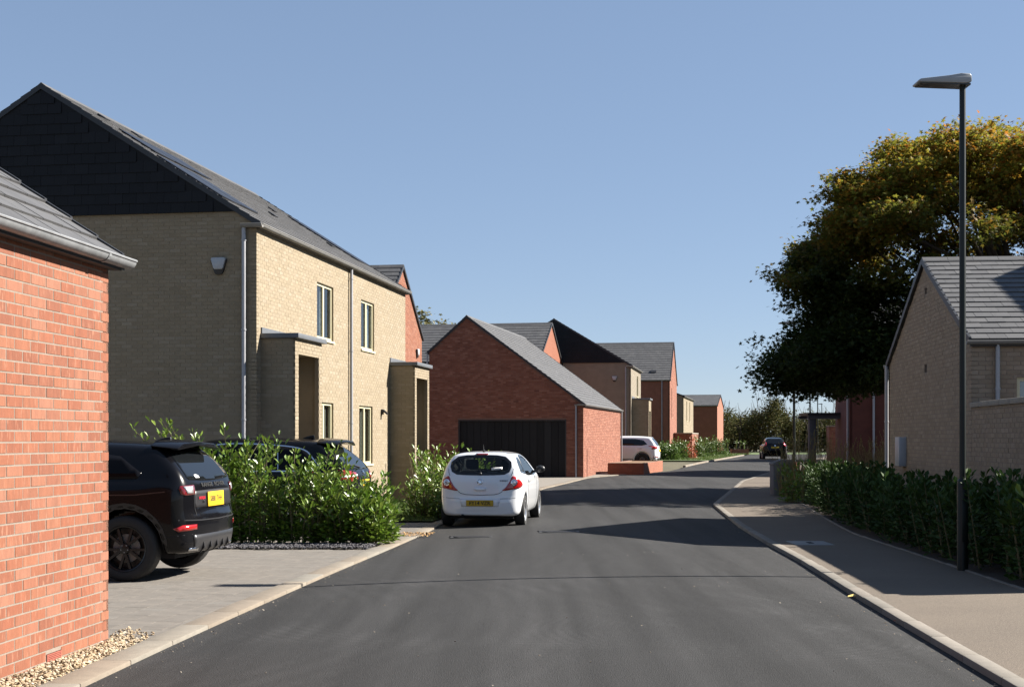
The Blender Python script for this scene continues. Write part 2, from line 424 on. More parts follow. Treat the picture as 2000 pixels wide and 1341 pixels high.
# ---- block paving of the near driveway: 300 blocks as objects, the rest joined
def pavers(D0, D1, width, n_obj, parent):
    k = 0.105
    ex = Vector((k, 1, 0)).normalized(); ey = Vector((-ex.y, ex.x, 0))
    o0 = Vector((XL(D0) + .55, D0, 0))
    cw, cl = .235, .165
    cand = []
    row = 0
    while row * cw < width:
        j0 = random.random() * cl
        n = int((D1 - D0) / cl) + 2
        for j in range(-1, n):
            c = o0 + ey * (row * cw + cw / 2) + ex * (j * cl + cl / 2 + j0)
            if c.y > D1 - .05 or c.x - cw / 2 > XL(c.y) - .26: continue
            cand.append(c)
        row += 1
    # also fill the wedge between the straight courses and the edging
    box = MB().box(-cl / 2 + .0025, cl / 2 - .0025, -cw / 2 + .004, cw / 2 - .004, -.03, 0)
    t = box.build('tmp', M['paver'], None); me = t.data; bpy.data.objects.remove(t); me.name = 'paver'
    base = np.array([v.co[:] for v in me.vertices]); fq = np.array([list(p.vertices) for p in me.polygons])
    def visible(c):
        u, v = pix(c)
        if not (214 < u < 2000 and v < 1341): return False
        return not (u < 330 and v < 1133) and not (v < 1060 and u < 450)
    cand.sort(key=lambda c: (not visible(c), c.y))
    vs, fs = [], []
    for i, c in enumerate(cand):
        z = zg(c.y) + .027 + random.uniform(-.0012, .0012)
        tilt = Vector((random.uniform(-.004, .004), random.uniform(-.004, .004), 1)).normalized()
        x = (ex - tilt * ex.dot(tilt)).normalized()
        F4 = frame((c.x, c.y, z), x, tilt.cross(x), tilt)
        if i < n_obj: link('paver', me, parent, F4)
        else:
            A = np.array(F4)
            fs.append(fq + len(vs) * 8)
            vs.append(base @ A[:3, :3].T + A[:3, 3])
    if vs:
        o = link('paving', np_mesh('paving', np.concatenate(vs), np.concatenate(fs), M['paver']), parent)
        o['kind'] = 'stuff'

paved = tag(link('block_paving', None), kind='structure')
pavers(8.5, 20.1, 5.4, 300, paved)
paved2 = tag(link('block_paving', None), kind='structure')
pavers(22.3, 26.2, 3.2, 0, paved2)

# ---- pebbles, chippings, grass
def stones(name, mat, pts, size, flat=0.6):
    """Many little stones: squashed, turned octahedra with a cut corner."""
    base = np.array([(1, 0, 0), (.3, .9, .1), (-.8, .5, 0), (-.7, -.6, .1), (.4, -.9, 0), (.1, .1, .8), (-.1, -.05, -.8)])
    tri = np.array([(0, 1, 5), (1, 2, 5), (2, 3, 5), (3, 4, 5), (4, 0, 5), (1, 0, 6), (2, 1, 6), (3, 2, 6), (4, 3, 6), (0, 4, 6)])
    n = len(pts)
    s = size * RNG.uniform(.55, 1.25, (n, 1, 1)) * RNG.uniform(.7, 1.2, (n, 1, 3)) * np.array([1, .75, flat])
    v = base[None] * s + RNG.normal(0, size * .08, (n, 7, 3))
    v = rotate(v, RNG.uniform(0, 6.283, n), RNG.normal(0, .35, n), RNG.normal(0, .35, n))
    v = v + np.asarray(pts)[:, None, :]
    f = tri[None] + (np.arange(n) * 7)[:, None, None]
    return tag(link(name, np_mesh(name, v.reshape(-1, 3), f.reshape(-1, 3), mat)), kind='stuff')

def rotate(v, az, rx, ry):
    """v: n x k x 3; rotations about x, y then z by arrays of n angles."""
    c, s = np.cos(rx)[:, None], np.sin(rx)[:, None]
    x, y, z = v[..., 0], v[..., 1], v[..., 2]
    y, z = y * c - z * s, y * s + z * c
    c, s = np.cos(ry)[:, None], np.sin(ry)[:, None]
    x, z = x * c + z * s, -x * s + z * c
    c, s = np.cos(az)[:, None], np.sin(az)[:, None]
    x, y = x * c - y * s, x * s + y * c
    return np.stack([x, y, z], -1)

M['pebble'] = pmat('mixed pebbles', None, ramp=[(.31, .2294, .1364), (.2232, .1612, .0992), (.372, .3038, .2046), (.186, .1364, .093), (.341, .2604, .155), (.4092, .3596, .2852), (.2604, .1736, .093)], var=0.15, vscale=12, rough=0.8)
M['chipping'] = pmat('slate chippings', None, ramp=[(.062, .0589, .0651), (.0403, .0372, .0434), (.093, .0899, .0961), (.0558, .0496, .0527), (.124, .1178, .124)], var=0.15, vscale=12, rough=0.7)
pp = []
for _ in range(4200):
    D = RNG.uniform(6.5, 10.95)
    wx = -3.07 + .1065 * (D - 10.12)
    x1 = XL(D) - .245
    if D > 10.1: wx = -3.07 - (D - 10.1) * .1
    if x1 - wx < .02: continue
    x1 = min(x1, wx + .24)
    x = RNG.uniform(wx - .02, x1)
    if D > 10.1 and RNG.random() < (D - 10.1) / .85: continue
    pp.append((x, D, zg(D) + .02 + RNG.uniform(0, .03) + .05 * (1 - (x - wx) / max(x1 - wx, .05))))
stones('pebble_strip', M['pebble'], pp, .018)
pp = []
for _ in range(5200):
    D = RNG.uniform(20.15, 20.95); x1 = XL(D) - .27
    x = RNG.uniform(-5.6, x1)
    pp.append((x, D, zg(D) + .045 + RNG.uniform(0, .02)))
stones('slate_chippings', M['chipping'], pp, .032, .35)
pp = [(RNG.uniform(-2.05, -1.45) + .1 * (D - 23), D, zg(D) + .05) for D in RNG.uniform(22.9, 23.9, 260)]
stones('fallen_leaf_litter', pmat('dry leaf litter', None, ramp=[(.35, .20, .08), (.24, .13, .05), (.42, .28, .12)], rough=.9), pp, .022, .2)

def blades(name, mat, pts, h, w, lean=.35, parent=None, kind='stuff'):
    """Grass blades: curved two-segment strips."""
    n = len(pts)
    hh = h * RNG.uniform(.55, 1.15, n); az = RNG.uniform(0, 6.283, n); ln = RNG.normal(0, lean, n)
    v = np.zeros((n, 5, 3))
    ww = w * RNG.uniform(.7, 1.2, n)
    v[:, 0, 0] = -ww; v[:, 1, 0] = ww
    v[:, 2, 0] = -ww * .6; v[:, 3, 0] = ww * .6
    v[:, 2, 2] = v[:, 3, 2] = hh * .55
    v[:, 2, 1] = v[:, 3, 1] = hh * ln * .35
    v[:, 4, 2] = hh; v[:, 4, 1] = hh * ln * 1.1
    v = rotate(v, az, np.zeros(n), np.zeros(n)) + np.asarray(pts)[:, None, :]
    q = np.array([(0, 1, 3, 2)])[None] + (np.arange(n) * 5)[:, None, None]
    t = np.array([(2, 3, 4)])[None] + (np.arange(n) * 5)[:, None, None]
    o = link(name, np_mesh(name, v.reshape(-1, 3), [q.reshape(-1, 4), t.reshape(-1, 3)], mat), parent)
    if kind: o['kind'] = kind
    return o

M['grass'] = pmat('grass', None, ramp=[(.0562, .0975, .015), (.075, .12, .0225), (.0975, .135, .0338), (.045, .0825, .015)], var=.1, rough=.7, translucent=.3)
pts = [(x, D, zg(D) + .05) for D, x in ((D, RNG.uniform(XL(D) - 3.2, XL(D) - .32)) for D in RNG.uniform(27.2, 35.5, 14000))]
blades('lawn_grass', M['grass'], pts, .09, .006)
pts = [(x, D, zg(D) + .03) for D, x in ((D, RNG.uniform(XL(D) - 4, XL(D) - .2)) for D in RNG.uniform(90, 125, 7000))]
blades('verge_grass', M['grass'], pts, .16, .02)

pp = []
for _ in range(700):
    D = RNG.uniform(8.0, 40.0)
    x = XL(D) + abs(RNG.normal(0, .10)) + .01 if RNG.random() < .5 else XR(D) - abs(RNG.normal(0, .10)) - .01
    pp.append((x, D, zg(D) + .006))
for _ in range(150):
    D = RNG.uniform(8.0, 26.0); x = XL(D) + (XR(D) - XL(D)) * RNG.random()
    t = (x - XL(D)) / (XR(D) - XL(D)); pp.append((x, D, zg(D) + .05 * (1 - (2 * t - 1) ** 2) + .003))
stones('road_grit', pmat('pale grit', None, ramp=[(.25, .22, .18), (.10, .08, .06), (.34, .30, .24), (.16, .11, .06)], rough=.9), pp, .008, .5)

# ---------------------------------------------------------------- walls of real bricks
BL, BH, JT = .213, .063, .012
def cut(iv, a, b):
    out = []
    for p, q in iv:
        if b <= p or a >= q: out.append((p, q)); continue
        if a > p: out.append((p, a))
        if b < q: out.append((b, q))
    return out

def wall(name, parent, PM, o, uv, nv, W, Z0, Z1, brick, mortar, holes=(), top=None, breaks=(), view=None, n_obj=0, thick=.1,
         geo=True, proud=.005, label=None, zcap=None):
    """A wall in the local frame of PM (4x4 of its thing): u along uv from o, z up, outward normal nv. holes: (u0,u1,z0,z1).
    top: u -> height. Bricks are real blocks set proud of the mortar face; up to n_obj of those inside the photo rectangle view are objects."""
    o, uv, nv = Vector(o), Vector(uv), Vector(nv)
    up = Vector((0, 0, 1))
    tp = top or (lambda u: Z1)
    us = sorted(set([0, W] + [h[0] for h in holes] + [h[1] for h in holes] + list(breaks)))
    zs = sorted(set([Z0] + [h[2] for h in holes] + [h[3] for h in holes if h[3] < Z1] + ([zcap] if zcap else [])))
    P = lambda u, z, d=0: o + uv * u + up * z + nv * d
    if top:                                                             # split columns where the sloping top crosses a level
        for a, b in list(zip(us, us[1:])):
            ta, tb = tp(a + 1e-6), tp(b - 1e-6)
            for z in zs:
                if min(ta, tb) + 1e-4 < z < max(ta, tb) - 1e-4: us.append(a + (b - a) * (z - ta) / (tb - ta))
        us = sorted(us)
    mb = MB()
    for u0, u1 in zip(us, us[1:]):
        for i, z0 in enumerate(zs):
            last = i == len(zs) - 1
            z1 = None if last else zs[i + 1]
            if top and z0 > tp((u0 + u1) / 2) - 1e-5: continue
            if top and z1 is not None and z1 > tp((u0 + u1) / 2) + 1e-5: z1, last = None, True
            um, zm = (u0 + u1) / 2, (z0 + (z1 if z1 else tp((u0 + u1) / 2))) / 2
            if any(h[0] <= um <= h[1] and h[2] <= zm <= h[3] for h in holes): continue
            za, zb = (tp(u0 + 1e-6), tp(u1 - 1e-6)) if last else (z1, z1)
            mb.add([P(u0, z0), P(u1, z0), P(u1, zb), P(u0, za)], [(0, 1, 2, 3)])
            mb.add([P(u0, z0, -thick), P(u1, z0, -thick), P(u1, zb, -thick), P(u0, za, -thick)], [(3, 2, 1, 0)])
    for h in holes:                                                     # reveals
        a, b, c, d = h
        for q in (((a, c), (a, d)), ((b, c), (b, d)), ((a, c), (b, c)), ((a, d), (b, d))):
            (p0, p1), (q0, q1) = q
            mb.add([P(p0, p1, 0), P(q0, q1, 0), P(q0, q1, -thick), P(p0, p1, -thick)], [(0, 1, 2, 3)])
    for u in (0, W): mb.add([P(u, Z0), P(u, tp(abs(u - 1e-6))), P(u, tp(abs(u - 1e-6)), -thick), P(u, Z0, -thick)], [(0, 1, 2, 3)])
    w = mb.build(name, mortar if geo else brick, parent)
    if label: w['label'] = label
    if not geo: return w
    rows = []
    i, z = 0, Z0
    zmax = max(tp(u) for u in [0, W] + list(breaks)) if top else Z1
    while z < zmax - .02:
        x = -(.1125 if i % 2 else 0)
        iv = [(0, W)]
        for h in holes:
            if h[2] < z + BH and h[3] > z: iv = cut(iv, h[0], h[1])
        while x < W:
            for p, q in iv:
                a, b = max(x, p), min(x + BL, q)
                if b - a > .03:
                    t = min(tp(a + 1e-6), tp(b - 1e-6))
                    if t >= z + BH * .6: rows.append((a, b, z, min(z + BH, Z1 if not top else t)))
            x += BL + JT
        z += BH + JT; i += 1
    R = np.array(rows)
    n = len(R)
    jit = RNG.uniform(-.0012, .0015, n)
    # which are objects
    pick = np.zeros(n, bool)
    if n_obj:
        full = np.where((R[:, 1] - R[:, 0] > BL - 1e-4) & (R[:, 3] - R[:, 2] > BH - 1e-4))[0]
        sc = []
        for j in full:
            c = PM @ P((R[j, 0] + R[j, 1]) / 2, (R[j, 2] + R[j, 3]) / 2)
            if c.y < 1: continue
            u, v = pix(c)
            if view[0] < u < view[2] and view[1] < v < view[3]: sc.append((c.y, j))
        sc.sort()
        for _, j in sc[:n_obj]: pick[j] = True
        bm_ = MB().box(-BL / 2, BL / 2, -.02, proud, -BH / 2, BH / 2)
        t_ = bm_.build('tmp', brick, None); me = t_.data; bpy.data.objects.remove(t_); me.name = 'brick'
        for j in np.where(pick)[0]:
            c = P((R[j, 0] + R[j, 1]) / 2, (R[j, 2] + R[j, 3]) / 2, jit[j])
            link('brick', me, w, frame(c, uv, nv, up))
    R, jit = R[~pick], jit[~pick]
    if len(R):
        n = len(R)
        uu = np.array([R[:, 0], R[:, 1], R[:, 1], R[:, 0]]).T
        zz = np.array([R[:, 2], R[:, 2], R[:, 3], R[:, 3]]).T
        U, Nn, O = np.array(uv), np.array(nv), np.array(o)
        front = O + uu[..., None] * U + zz[..., None] * np.array([0, 0, 1]) + (proud + jit)[:, None, None] * Nn
        back = front - (proud + .004) * Nn
        v = np.concatenate([front, back], 1)
        q = np.array([(0, 1, 2, 3), (0, 4, 5, 1), (1, 5, 6, 2), (2, 6, 7, 3), (3, 7, 4, 0)])
        f = q[None] + (np.arange(n) * 8)[:, None, None]
        so = link('brickwork', np_mesh('brickwork', v.reshape(-1, 3), f.reshape(-1, 4), brick), w)
        so['kind'] = 'stuff'
    return w

def tiles(parent, PM, o, ev, sv, L, S, tw, gauge, mat, clip=None, n_obj=0, view=None, name='slate', bulk='slate_courses', lift=.022, order=None):
    """Overlapping slates: ev along the eave, sv up the slope, from o. clip(u, s) keeps a tile."""
    o, ev, sv = Vector(o), Vector(ev).normalized(), Vector(sv).normalized()
    nv = ev.cross(sv).normalized()
    if nv.z < -1e-3 : nv = -nv
    if abs(sv.z) > .99: nv = order
    rows, i, s = [], 0, 0.0
    while s < S - .02:
        h = min(gauge, S - s) + .015
        x = -(tw / 2 if i % 2 else 0)
        while x < L - .01:
            a, b = max(x, 0), min(x + tw, L)
            if b - a > .02 and (clip is None or clip((a + b) / 2, s + gauge / 2, a, b)): rows.append((a, b, s, s + h))
            x += tw
        s += gauge; i += 1
    R = np.array(rows)
    gap = .0022
    def verts(a, b, s0, s1, j):
        lo, hi = lift + j, .004
        return [(a + gap, s0, lo), (b - gap, s0, lo), (b - gap, s1, hi), (a + gap, s1, hi), (a + gap, s0, lo - .018), (b - gap, s0, lo - .018), (b - gap, s1, hi - .004), (a + gap, s1, hi - .004)]
    q = np.array([(0, 1, 2, 3), (4, 5, 1, 0), (1, 5, 6, 2), (3, 7, 4, 0)])
    FR = frame(o, ev, sv, nv)
    pick = set()
    if n_obj:
        sc = []
        for j, (a, b, s0, s1) in enumerate(rows):
            if b - a < tw - 1e-4: continue
            c = PM @ FR @ Vector(((a + b) / 2, s0 + .1, 0))
            if c.y < 1: continue
            u, v = pix(c)
            if view[0] < u < view[2] and view[1] < v < view[3]: sc.append((c.y, j))
        sc.sort(); pick = {j for _, j in sc[:n_obj]}
        me = np_mesh(name, verts(-tw / 2, tw / 2, 0, gauge + .015, 0), q, mat)
        for j in sorted(pick):
            a, b, s0, s1 = rows[j]
            link(name, me, parent, FR @ Matrix.Translation(((a + b) / 2, s0, random.uniform(-.002, .003))))
    vs = [verts(*r, random.uniform(-.002, .003)) for j, r in enumerate(rows) if j not in pick]
    if vs:
        A = np.array(FR)
        v = np.array(vs).reshape(-1, 3) @ A[:3, :3].T + A[:3, 3]
        f = q[None] + (np.arange(len(vs)) * 8)[:, None, None]
        link(bulk, np_mesh(bulk, v, f.reshape(-1, 4), mat), parent)['kind'] = 'stuff'

def gutter(parent, a, b, out, mat, r=.062, name='gutter'):
    """Half-round gutter from a to b; out: horizontal direction away from the wall."""
    a, b, out = Vector(a), Vector(b), Vector(out)
    d = (b - a).normalized()
    mb = MB(); n = 9
    ring = lambda p, rr: [p + out * (-math.cos(t) * rr) + Vector((0, 0, -math.sin(t) * rr)) for t in [math.pi * k / (n - 1) for k in range(n)]]
    A, B, A2, B2 = ring(a, r), ring(b, r), ring(a, r - .006), ring(b, r - .006)
    vs = A + B + A2 + B2
    fs = [(i, i + 1, n + i + 1, n + i) for i in range(n - 1)] + [(2 * n + i, 3 * n + i, 3 * n + i + 1, 2 * n + i + 1) for i in range(n - 1)]
    fs += [(0, n, 3 * n, 2 * n), (n - 1, 2 * n - 1, 4 * n - 1, 3 * n - 1)] + [tuple(range(n)), tuple(range(n, 2 * n))]
    mb.add(vs, fs)
    mb.tube([a + out * r, b + out * r], .009, 6)
    g = mb.build(name, mat, parent, smooth='auto')
    L = (b - a).length
    k = MB(); x = 1.1
    while x < L - .3:
        p = a + d * x
        R1 = ring(p - d * .02, r + .005); R2 = ring(p + d * .02, r + .005)
        k.add(R1 + R2, [(i, i + 1, n + i + 1, n + i) for i in range(n - 1)])
        x += 1.9
    if k.v: k.build('gutter_joint', mat, g)
    return g

def downpipe(parent, p, z0, z1, mat, r=.036, n=14, toward=None, eave=None):
    p = Vector(p)
    mb = MB()
    pts = [(p.x, p.y, z0), (p.x, p.y, z1)]
    if eave is not None: pts = [(p.x, p.y, z0), (p.x, p.y, z1 - .22), (p.x, p.y, z1 - .17), (eave[0], eave[1], z1 - .06), (eave[0], eave[1], z1)]
    mb.tube(pts, r, n)
    o = mb.build('downpipe', mat, parent, smooth='auto')
    z = z0 + .35
    while z < z1 - .2:
        MB().lathe([(r + .001, z - .018), (r + .009, z - .016), (r + .009, z + .016), (r + .001, z + .018)], 12, Matrix.Translation((p.x, p.y, 0))).build('pipe_bracket', mat, o, smooth='auto')
        z += 1.75
    return o

def window(parent, o, uv, nv, w, h, rec=.055, lights=2, sill=True, frame_mat=None, drapes=None):
    """A casement window set in a reveal: o is the lower corner on the wall face."""
    o, uv, nv = Vector(o), Vector(uv), Vector(nv)
    fm = frame_mat or M['win_frame']
    FR = frame(o, uv, nv, Vector((0, 0, 1)))
    fb = MB(); t = .06
    y0, y1 = -rec - .05, -rec + .012
    fb.box(0, t, y0, y1, 0, h); fb.box(w - t, w, y0, y1, 0, h)
    fb.box(t, w - t, y0, y1, 0, t); fb.box(t, w - t, y0, y1, h - t, h)
    for i in range(1, lights):
        c = w * i / lights
        fb.box(c - .045, c + .045, y0, y1 - .003, t, h - t)
    wn_ = fb.build('window', fm, parent, M=FR)
    for i in range(lights):
        a = t if i == 0 else w * i / lights + .045
        b = w - t if i == lights - 1 else w * (i + 1) / lights - .045
        MB().box(a, b, -rec - .03, -rec - .018, t, h - t).build('pane', M['window_clear'] if drapes else M['glass'], wn_)
        for (f0, f1, m_) in (drapes or {}).get(i, ()):                     # curtain or blind hanging inside this light
            x0, x1 = a - .05 + (b - a + .1) * f0, a - .05 + (b - a + .1) * f1
            n_ = max(6, int((x1 - x0) / .025)); cv = MB()
            xs = [x0 + (x1 - x0) * k / n_ for k in range(n_ + 1)]; amp = .016 if m_ == 'curtain' else .0
            vs = [(x, -rec - .10 + amp * math.sin(k * 1.7), z) for z in (-.02, h + .02) for k, x in enumerate(xs)]
            vs += [(x, y - .006, z) for x, y, z in vs]; q = n_ + 1
            cv.add(vs, [(k, k + 1, q + k + 1, q + k) for k in range(n_)] + [(2 * q + k, 3 * q + k, 3 * q + k + 1, 2 * q + k + 1) for k in range(n_)])
            cv.build(m_, M[m_], wn_, smooth=True)
    if sill: MB().box(-.02, w + .02, -rec, .035, -.05, -.002).build('sill', fm, wn_)
    if drapes: MB().box(-.1, w + .1, -rec - 1.3, -rec - 1.28, -.2, h + .2).build('room_wall', M['interior_wall'], wn_)
    return wn_

def alarm_box(parent, o, uv, nv, s=1.0):
    FR = frame(o, uv, nv, Vector((0, 0, 1)))
    prof = [(-.13, .17), (.13, .17), (.15, .14), (.10, -.03), (.075, -.06), (-.075, -.06), (-.10, -.03), (-.15, .14)]
    a = MB().prism([(x * s, .012, z * s) for x, z in prof], (0, .07 * s, 0)).build('alarm_box', M['white_box'], parent, M=FR, bevel=.012)
    low = [(-.16, .15), (.16, .15), (.165, .12), (.085, -.13), (.05, -.16), (-.05, -.16), (-.085, -.13), (-.165, .12)]
    MB().prism([(x * s, .002, z * s) for x, z in low], (0, .045 * s, 0)).build('back_plate', M['black_plastic'], a, M=None, bevel=.008).matrix_parent_inverse = Matrix.Identity(4)
    return a

class House:
    """A pitched-roof building. Local x runs along the street away from the camera, local y away from the street (sign sy: +1 left side,
    -1 right side). ridge 'along' the street or 'across' it. g runs across the ridge, r along it."""
    def __init__(s, name, label, cat, X, D, k, L, W, eaves, ridge_z, ridge, apex=.5, sy=1, group=None, base=None):
        ex = Vector((k, 1, 0)).normalized(); ey = Vector((-ex.y, ex.x, 0))
        s.z0 = zg(D) if base is None else base
        s.M = frame((X, D, 0), ex, ey, Vector((0, 0, 1)))
        s.root = thing(name, label, cat, M=s.M, group=group)
        s.L, s.W, s.sy, s.ridge = L, W, sy, ridge
        s.e0, s.e1 = eaves if isinstance(eaves, tuple) else (eaves, eaves)
        s.zr = ridge_z
        s.G, s.R = (W, L) if ridge == 'along' else (L, W)
        s.a = s.G * apex
    def P(s, g, r, z):
        return Vector((r, s.sy * g, z)) if s.ridge == 'along' else Vector((g, s.sy * r, z))
    def dirs(s):
        o = s.P(0, 0, 0)
        return s.P(1, 0, 0) - o, s.P(0, 1, 0) - o
    def top(s, g):
        return s.e0 + (s.zr - s.e0) * g / s.a if g <= s.a else s.e1 + (s.zr - s.e1) * (s.G - g) / (s.G - s.a)
    def walls(s, brick, mortar, g0=None, g1=None, w0=None, w1=None):
        gd, rd = s.dirs()
        d = dict(geo=False)
        s.wg0 = wall('gable_wall', s.root, s.M, s.P(0, 0, 0), gd, -rd, s.G, s.z0 - .3, s.zr, brick, mortar, top=s.top, breaks=[s.a], **(g0 or d))
        s.wg1 = wall('gable_wall', s.root, s.M, s.P(0, s.R, 0), gd, rd, s.G, s.z0 - .3, s.zr, brick, mortar, top=s.top, breaks=[s.a], **(g1 or d))
        s.ww0 = wall('long_wall', s.root, s.M, s.P(0, 0, 0), rd, -gd, s.R, s.z0 - .3, s.e0, brick, mortar, **(w0 or d))
        s.ww1 = wall('long_wall', s.root, s.M, s.P(s.G, 0, 0), rd, gd, s.R, s.z0 - .3, s.e1, brick, mortar, **(w1 or d))
    def roof(s, mat, side0=None, side1=None, tw=.30, gauge=.25, og=.10, orr=.06, ridge_tiles=True):
        gd, rd = s.dirs()
        t = .10
        sl0 = (s.zr - s.e0) / s.a; sl1 = (s.zr - s.e1) / (s.G - s.a)
        mb = MB()
        A = [(-og, s.e0 - og * sl0), (s.a, s.zr), (s.G + og, s.e1 - og * sl1)]
        up = .03
        poly = [s.P(g, -orr, z + up) for g, z in A] + [s.P(g, -orr, z + up - .07) for g, z in reversed(A)]
        # two slabs meeting at the ridge
        for (g0, z0), (g1, z1) in ((A[0], A[1]), (A[1], A[2])):
            mb.prism([s.P(g0, -orr, z0 + up), s.P(g1, -orr, z1 + up), s.P(g1, -orr, z1 + up - .08), s.P(g0, -orr, z0 + up - .08)], rd * (s.R + 2 * orr))
        s.rf = mb.build('roof', M['deck'], s.root)
        for side, (g0, z0, sgn, opt) in enumerate(((A[0][0], A[0][1], 1, side0), (A[2][0], A[2][1], -1, side1))):
            gg = s.a - g0; S = math.hypot(gg, s.zr - z0)
            sv = (gd * gg + Vector((0, 0, s.zr - z0))).normalized()
            tiles(s.rf, s.M, s.P(g0, -orr + .03, z0 + up), rd, sv, s.R + 2 * orr - .06, S - .03, tw, gauge, mat, **(opt or {}))
        # verge units stepping up each gable edge
        for r0, r1 in ((-orr - .012, -orr + .028), (s.R + orr - .028, s.R + orr + .012)):
            vb = MB()
            for (g0, z0), (g1, z1) in ((A[0], A[1]), (A[2], A[1])):
                S = math.hypot(g1 - g0, z1 - z0); n = max(2, int(S / gauge))
                for i in range(n):
                    f0, f1 = i / n, (i + 1) / n
                    ga, gb = g0 + (g1 - g0) * f0, g0 + (g1 - g0) * f1
                    za, zb = z0 + (z1 - z0) * f0, z0 + (z1 - z0) * f1
                    vb.prism([s.P(ga, r0, za + up + .042), s.P(gb, r0, zb + up + .026), s.P(gb, r0, zb + up - .085), s.P(ga, r0, za + up - .085)], rd * (r1 - r0))
            vb.build('verge', M['verge'], s.rf)
        if ridge_tiles:
            n = int((s.R + 2 * orr) / .45); w = (s.R + 2 * orr) / n
            me = None
            hw = .13
            for i in range(n):
                if me is None:
                    q = MB().prism([s.P(-hw, 0, -hw * sl0 + .03), s.P(0, 0, .05), s.P(hw, 0, -hw * sl1 + .03), s.P(hw, 0, -hw * sl1 + .005), s.P(0, 0, .022), s.P(-hw, 0, -hw * sl0 + .005)], rd * (w - .006))
                    o = q.build('ridge_tile', mat, s.rf); me = o.data
                else: o = link('ridge_tile', me, s.rf)
                p = s.P(s.a, -orr + i * w, s.zr + up)
                o.matrix_local = Matrix.Translation(p)
        return s.rf
    def gutters(s, mat, g0=True, g1=False, r=.058, ext=.05):
        gd, rd = s.dirs()
        if g0: s.gu0 = gutter(s.rf, s.P(-.10, -ext - .06, s.e0 - .045), s.P(-.10, s.R + ext + .06, s.e0 - .045), -gd, mat, r)
        if g1: s.gu1 = gutter(s.rf, s.P(s.G + .10, -ext - .06, s.e1 - .045), s.P(s.G + .10, s.R + ext + .06, s.e1 - .045), gd, mat, r)
        for on, g, e, sg in ((g0, -.05, s.e0, 1), (g1, s.G + .05, s.e1, -1)):
            if on: MB().prism([s.P(g - .04, -.04, e - .13), s.P(g + .04, -.04, e - .13), s.P(g + .04, -.04, e - .06), s.P(g - .04, -.04, e - .06)], rd * (s.R + .08)).build('soffit', M['soffit'], s.rf)

# ---------------------------------------------------------------- buildings, left side
# near red brick garage
GA_L, GA_K = 7.0, .1065
ex_ = Vector((GA_K, 1, 0)).normalized()
h = House('brick_garage', 'bright red brick garage wall at the left edge with galvanised gutter', 'garage', -3.07 - ex_.x * GA_L, 10.12 - ex_.y * GA_L, GA_K, GA_L, 6.0, 3.15, 5.25, 'along', base=.15)
h.walls(M['brick_red'], M['mortar_pale'], w0=dict(view=(-40, 480, 214, 1341), n_obj=300, proud=.0022, holes=[(5.96, 6.19, .195, .27)]))
h.roof(M['slate'], side0=dict(n_obj=60, view=(-60, 300, 260, 540), order=None))
h.gutters(M['galv'], r=.066, ext=.09)
FR = frame(Vector((5.965, 0, .2)), Vector((1, 0, 0)), Vector((0, -1, 0)), Vector((0, 0, 1)))
ab = MB()
ab.box(0, .22, -.02, -.008, 0, .066)
for i in range(6): ab.box(0, .22, -.012, .006, i * .0115, i * .0115 + .007)
ab.box(0, .012, -.012, .0065, 0, .066); ab.box(.208, .22, -.012, .0065, 0, .066)
ab.build('air_brick', M['terracotta'], h.root, M=FR)

# large buff semi-detached house
def porch(hs, s0, w, depth, zt, ztop_open, brick, mortar, n_obj=0, view=None, pier=.2):
    """Brick box porch standing off the front wall (local y = 0), open at the front, with a flat lead roof."""
    b = hs.z0
    pr = thing_part('porch', hs.root)
    Z = lambda x, y: Vector((x, y, 0))
    wall('porch_wall', pr, hs.M, Z(s0, 0), Vector((0, -1, 0)), Vector((-1, 0, 0)), depth, b - .3, zt, brick, mortar, n_obj=0, thick=.09)
    wall('porch_wall', pr, hs.M, Z(s0 + w, 0), Vector((0, -1, 0)), Vector((1, 0, 0)), depth, b - .3, zt, brick, mortar, thick=.09)
    wall('porch_front', pr, hs.M, Z(s0, -depth), Vector((1, 0, 0)), Vector((0, -1, 0)), w, b - .3, zt, brick, mortar, holes=[(pier, w - pier, b - .31, ztop_open)], thick=.09)
    inner = MB(); inner.box(s0 + .095, s0 + .11, -depth + .1, -.012, b, zt - .05); inner.box(s0 + w - .11, s0 + w - .095, -depth + .1, -.012, b, zt - .05)
    inner.box(s0 + .112, s0 + w - .112, -depth + .1, -.012, ztop_open + .02, zt - .05)
    inner.build('porch_lining', brick, pr)
    MB().box(s0 - .06, s0 + w + .08, -depth - .09, -.007, zt + .004, zt + .10).build('porch_roof', M['lead'], pr, bevel=.008)
    MB().box(s0 - .012, s0 + w + .012, -.03, -.0065, zt + .104, zt + .22).build('flashing', M['lead'], pr)
    d = MB().box(s0 + .35, s0 + w - .35, -.05, -.01, b + .02, b + 2.15).build('front_door', M['verge'], pr)
    MB().tube([(s0 + w - .47, -.09, b + .95), (s0 + w - .47, -.09, b + 1.25)], .014, 8).build('door_handle', M['galv'], d)

def thing_part(name, parent):
    o = bpy.data.objects.new(name, None); o.empty_display_size = .1
    C.objects.link(o); o.parent = parent
    return o

